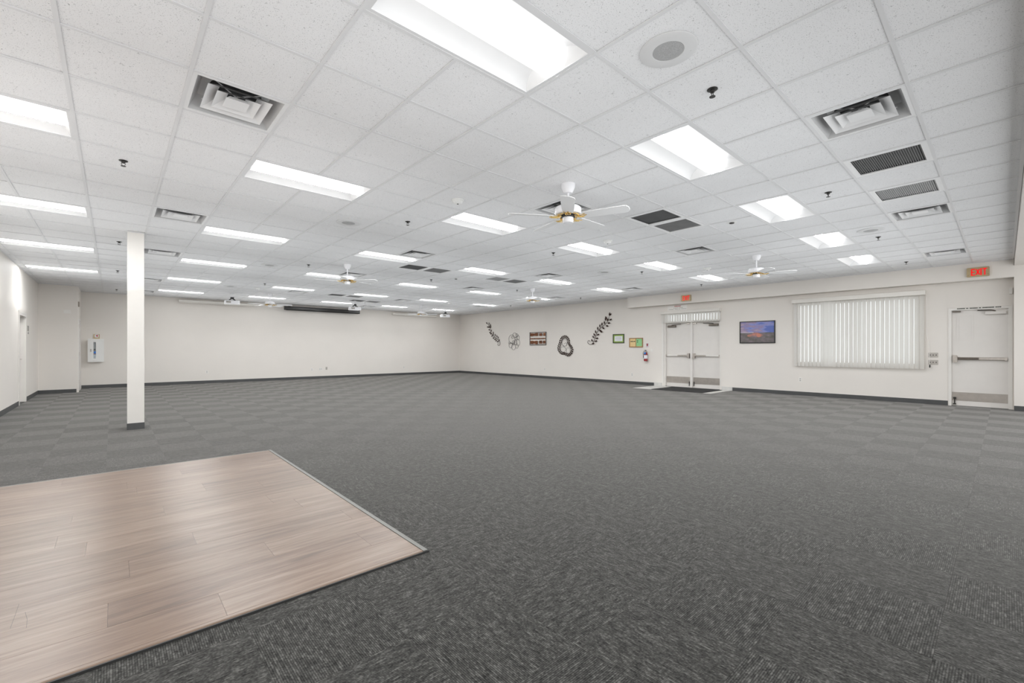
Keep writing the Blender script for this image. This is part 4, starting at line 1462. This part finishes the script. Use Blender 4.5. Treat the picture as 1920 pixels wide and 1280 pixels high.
def inner_board(t, w, h, fw):
    MB().box(-0.010, -0.001, -w, w, fw, h).build('cork', M['yellow'], t)
    MB().box(-0.018, -0.0102, -0.012, 0.012, fw, h).build('divider', M['oak'], t)
    MB().box(-0.0125, -0.0105, 0.016, w - 0.006, fw + 0.01, h + 0.012).build('sheet', M['yellow'], t)
    MB().box(-0.0125, -0.0105, -w + 0.006, -0.014, fw + 0.01, h + 0.018).build('sheet', M['green'], t)
    a = MB()
    for k in range(3):
        a.bevel_box(-0.0135, -0.0126, 0.03 + k * 0.066, 0.085 + k * 0.066, 0.19, 0.225, 0.012, axis=0)
    a.build('lettering', M['ink'], t)
    a = MB()
    for k in range(2):
        a.bevel_box(-0.0135, -0.0126, -0.085, -0.045, 0.165 + k * 0.05, 0.195 + k * 0.05, 0.01, axis=0)
    a.build('lettering', M['frame_green'], t)


framed('notice_board', 'oak notice board with a yellow and a green sheet', 'notice board', 8.86, 8.32, 1.30, 1.63, 0.03, 0.022, M['oak'], inner_board)


def inner_picture(t, w, h, fw):
    pb = MB()
    pb.box(-0.022, -0.001, -w, w, fw, h)
    pb.build('print', M['picture'], t, uv=lambda p: ((w - p[1]) / (2 * w), (p[2] - fw) / (h - fw)))


framed('landscape_picture', 'black-framed landscape picture with violet sky and orange peak', 'picture', 5.145, 4.22, 1.405, 2.035, 0.022, 0.035, M['black'], inner_picture)


# ------------------------------------------------------------------ fire extinguishers, cabinet and signs
def extinguisher(loc, label, rotz, sc=1.0):
    """stands with its back towards local +x"""
    t = thing('fire_extinguisher', label, 'fire extinguisher', loc, rotz)
    t.scale = (sc, sc, sc)
    MB().lathe([(0.050, 0), (0.060, 0.008), (0.060, 0.235), (0.052, 0.27), (0.026, 0.298), (0.018, 0.30)], seg=24).build('cylinder', M['red'], t, smooth=40)
    MB().lathe([(0.0608, 0.085), (0.0608, 0.205)], seg=24).build('label_band', M['paper'], t, smooth=40)
    MB().lathe([(0.019, 0.30), (0.019, 0.335), (0.012, 0.34)], seg=14).build('valve', M['steel'], t, smooth=40)
    hd = MB()
    hd.box(-0.10, 0.02, -0.012, 0.012, 0.342, 0.352).box(-0.085, 0.02, -0.012, 0.012, 0.372, 0.384).box(0.0, 0.02, -0.012, 0.012, 0.352, 0.372)
    hd.build('handle', M['black'], t)
    MB().tube([(0.0, 0.018, 0.325), (-0.02, 0.06, 0.33), (-0.02, 0.085, 0.28), (-0.01, 0.08, 0.19), (-0.01, 0.072, 0.11)], [0.009, 0.009, 0.009, 0.009, 0.014], 8).build('hose', M['black'], t, smooth=50)
    MB().lathe([(0.040, -0.0008), (0.040, 0.0008)], seg=18, M=Matrix.Translation((-0.068, -0.012, 0.27)) @ Matrix.Rotation(math.radians(90), 4, 'Y')).build('tag', M['blue'], t)
    MB().lathe([(0.017, -0.003), (0.017, 0.003)], seg=12, M=Matrix.Translation((-0.024, 0.025, 0.312)) @ Matrix.Rotation(math.radians(90), 4, 'Y')).build('gauge', M['plate'], t)
    return t


ex = extinguisher((XR - 0.072, 8.175, 0.825), 'red fire extinguisher with blue tag hung on wall by double door', 0.0)
MB().box(0.061, 0.0715, -0.02, 0.02, 0.18, 0.34).build('wall_bracket', M['steel'], ex)
t = thing('extinguisher_sign', 'small red and white sign above the wall-hung fire extinguisher', 'sign', (XR, 8.155, 1.297))
MB().box(-0.004, -0.0005, -0.055, 0.055, 0, 0.148).build('plate', M['paper'], t)
MB().bevel_box(-0.005, -0.0042, -0.046, 0.046, 0.008, 0.14, 0.01, axis=0).build('border', M['red'], t)
MB().bevel_box(-0.0058, -0.0051, -0.040, 0.040, 0.014, 0.134, 0.01, axis=0).build('field', M['paper'], t)
MB().prism([(-0.028, 0.09), (-0.028, 0.125), (0.018, 0.125), (0.028, 0.1), (0.012, 0.03), (-0.012, 0.03)], 1, 2, 0, -0.0066, -0.0059).build('symbol', M['red'], t)
t = thing('pull_pin_tag', 'tiny pale plate right of the wall-hung fire extinguisher', 'plate', (XR, 7.99, 1.16))
MB().bevel_box(-0.006, -0.0005, -0.035, 0.035, 0, 0.09, 0.006, axis=0).build('plate', M['plate'], t)

# cabinet on the back wall (front faces -y)
CXa, CXb, CZ0, CZ1 = -0.585, -0.245, 0.85, 1.545
t = thing('extinguisher_cabinet', 'white fire extinguisher cabinet with slit window on back wall', 'cabinet', ((CXa + CXb) / 2, YB, CZ0))
w, h = (CXb - CXa) / 2, CZ1 - CZ0
bx = MB()
bx.box(-w, -w + 0.012, -0.14, -0.001, 0, h).box(w - 0.012, w, -0.14, -0.001, 0, h).box(-w + 0.012, w - 0.012, -0.14, -0.001, 0, 0.012).box(-w + 0.012, w - 0.012, -0.14, -0.001, h - 0.012, h).box(-w + 0.012, w - 0.012, -0.008, -0.001, 0.012, h - 0.012)
bx.build('body', M['sensor'], t)
s0, s1, v0, v1 = -0.055, 0.0, 0.095, h - 0.09
dr = MB()
dr.box(-w + 0.028, s0, -0.152, -0.1405, 0.028, h - 0.028).box(s1, w - 0.028, -0.152, -0.1405, 0.028, h - 0.028).box(s0, s1, -0.152, -0.1405, 0.028, v0).box(s0, s1, -0.152, -0.1405, v1, h - 0.028)
door_o = dr.build('door', M['sensor'], t)
MB().box(s0, s1, -0.147, -0.145, v0, v1).build('pane', M['glass'], door_o)
MB().box(-0.125, -0.105, -0.165, -0.1525, h / 2 - 0.045, h / 2 + 0.045).build('pull_handle', M['ink_soft'], door_o)
trm = MB()
trm.box(-w - 0.018, -w + 0.026, -0.150, -0.1405, -0.018, h + 0.018).box(w - 0.026, w + 0.018, -0.150, -0.1405, -0.018, h + 0.018).box(-w + 0.026, w - 0.026, -0.150, -0.1405, -0.018, 0.026).box(-w + 0.026, w - 0.026, -0.150, -0.1405, h - 0.026, h + 0.018)
trm.build('trim_frame', M['sensor'], t)
extinguisher((CXa + w - 0.028, YB - 0.082, CZ0 + 0.0125), 'red fire extinguisher with blue tag inside the white wall cabinet', math.pi / 2, 1.0)
t = thing('cabinet_sign', 'small tan sign with red emblem above the extinguisher cabinet', 'sign', (-0.40, YB, 1.562))
MB().bevel_box(-0.072, 0.072, -0.03, -0.0005, 0, 0.15, 0.006, axis=1).build('plate', M['sign_tan'], t)
MB().bevel_box(-0.045, 0.045, -0.032, -0.0305, 0.045, 0.140, 0.01, axis=1).build('field', M['paper'], t)
MB().prism([(-0.03, 0.095), (0.025, 0.135), (0.032, 0.06)], 0, 2, 1, -0.0335, -0.0322).build('emblem', M['sign_red'], t)


# ------------------------------------------------------------------ wall plates
def outlet(wall, u, z, label, w=0.075, h=0.12, dark=True, gang=1, mat=None, cat='outlet'):
    mt = mat or M['plate']
    if wall == 'right':
        t = thing('wall_outlet', label, cat, (XR, u, z), 0)
        rm = Matrix.Identity(4)
    elif wall == 'back':
        t = thing('wall_outlet', label, cat, (u, YB, z), math.pi / 2)
    elif wall == 'return':
        t = thing('wall_outlet', label, cat, (u, YS, z), math.pi / 2)
    else:
        t = thing('wall_outlet', label, cat, (XL, u, z), math.pi)
    W = w / 2
    MB().bevel_box(-0.007, -0.0005, -W, W, 0, h, 0.006, axis=0).build('plate', mt, t)
    for k in range(gang):
        y = (k - (gang - 1) / 2) * (w / max(gang, 1)) * 0.9
        if dark:
            for zz in (h * 0.30, h * 0.68):
                MB().bevel_box(-0.0085, -0.0072, y - 0.014, y + 0.014, zz - 0.013, zz + 0.013, 0.005, axis=0).build('socket', M['ink_soft'], t)
        else:
            MB().box(-0.016, -0.0072, y - 0.006, y + 0.006, h * 0.38, h * 0.62).build('switch', M['dark_metal'], t)
    return t


outlet('right', 3.625, 0.36, 'white wall outlet below the left end of the window blind')
outlet('right', 8.75, 0.28, 'white wall outlet below the notice board')
outlet('right', 13.0, 0.33, 'faint white wall outlet below the rust-patch panel')
outlet('back', 2.53, 0.35, 'white wall outlet low on back wall, right of the column')
outlet('back', 6.19, 0.33, 'white wall outlet low on back wall, left of three')
outlet('back', 6.55, 0.34, 'wide white outlet low on back wall, middle of three', w=0.14, gang=2)
outlet('back', 6.79, 0.36, 'dark-faced outlet low on back wall, right of three', mat=M['plate_steel'])
outlet('back', 10.45, 0.31, 'white wall outlet low on back wall near the corner')
s1 = outlet('right', 1.06, 1.048, 'upper steel switch plate between blind and single door', w=0.16, h=0.108, dark=False, gang=3, mat=M['plate_steel'], cat='switch')
s2 = outlet('right', 1.06, 0.884, 'lower steel switch plate between blind and single door', w=0.16, h=0.108, dark=False, gang=3, mat=M['plate_steel'], cat='switch')
for s in (s1, s2):
    s.name = 'switch_plate'
t = thing('wall_box', 'small white box on wall above and right of the single door', 'box', (XR - 0.003, -0.085, 2.36))
MB().bevel_box(-0.05, -0.0005, -0.022, 0.022, 0, 0.13, 0.006, axis=0).build('housing', M['plate'], t)
MB().box(-0.053, -0.0505, -0.015, 0.015, 0.03, 0.1).build('cover', M['plate'], t)
t = thing('blank_plate', 'blank white plate high on the boxed-out wall', 'plate', (-0.98, YS, 2.245), math.pi / 2)
MB().bevel_box(-0.022, -0.0005, -0.07, 0.07, 0, 0.095, 0.008, axis=0).build('plate', M['plate'], t)
MB().lathe([(0.012, 0), (0.010, 0.01)], seg=10, M=Matrix.Translation((-0.022, -0.05, 0.075)) @ Matrix.Rotation(math.radians(-90), 4, 'Y')).build('knob', M['plate'], t)
t = thing('room_sign', 'small grey sign on left wall beside the recessed door', 'sign', (XL, 15.72, 1.60), math.pi)
MB().bevel_box(-0.006, -0.0005, -0.10, 0.10, 0.07, 0.20, 0.008, axis=0).build('plate', M['ink_soft'], t)
MB().bevel_box(-0.010, -0.0005, -0.05, 0.05, 0.0, 0.05, 0.006, axis=0).build('lower_plate', M['ink_soft'], t)
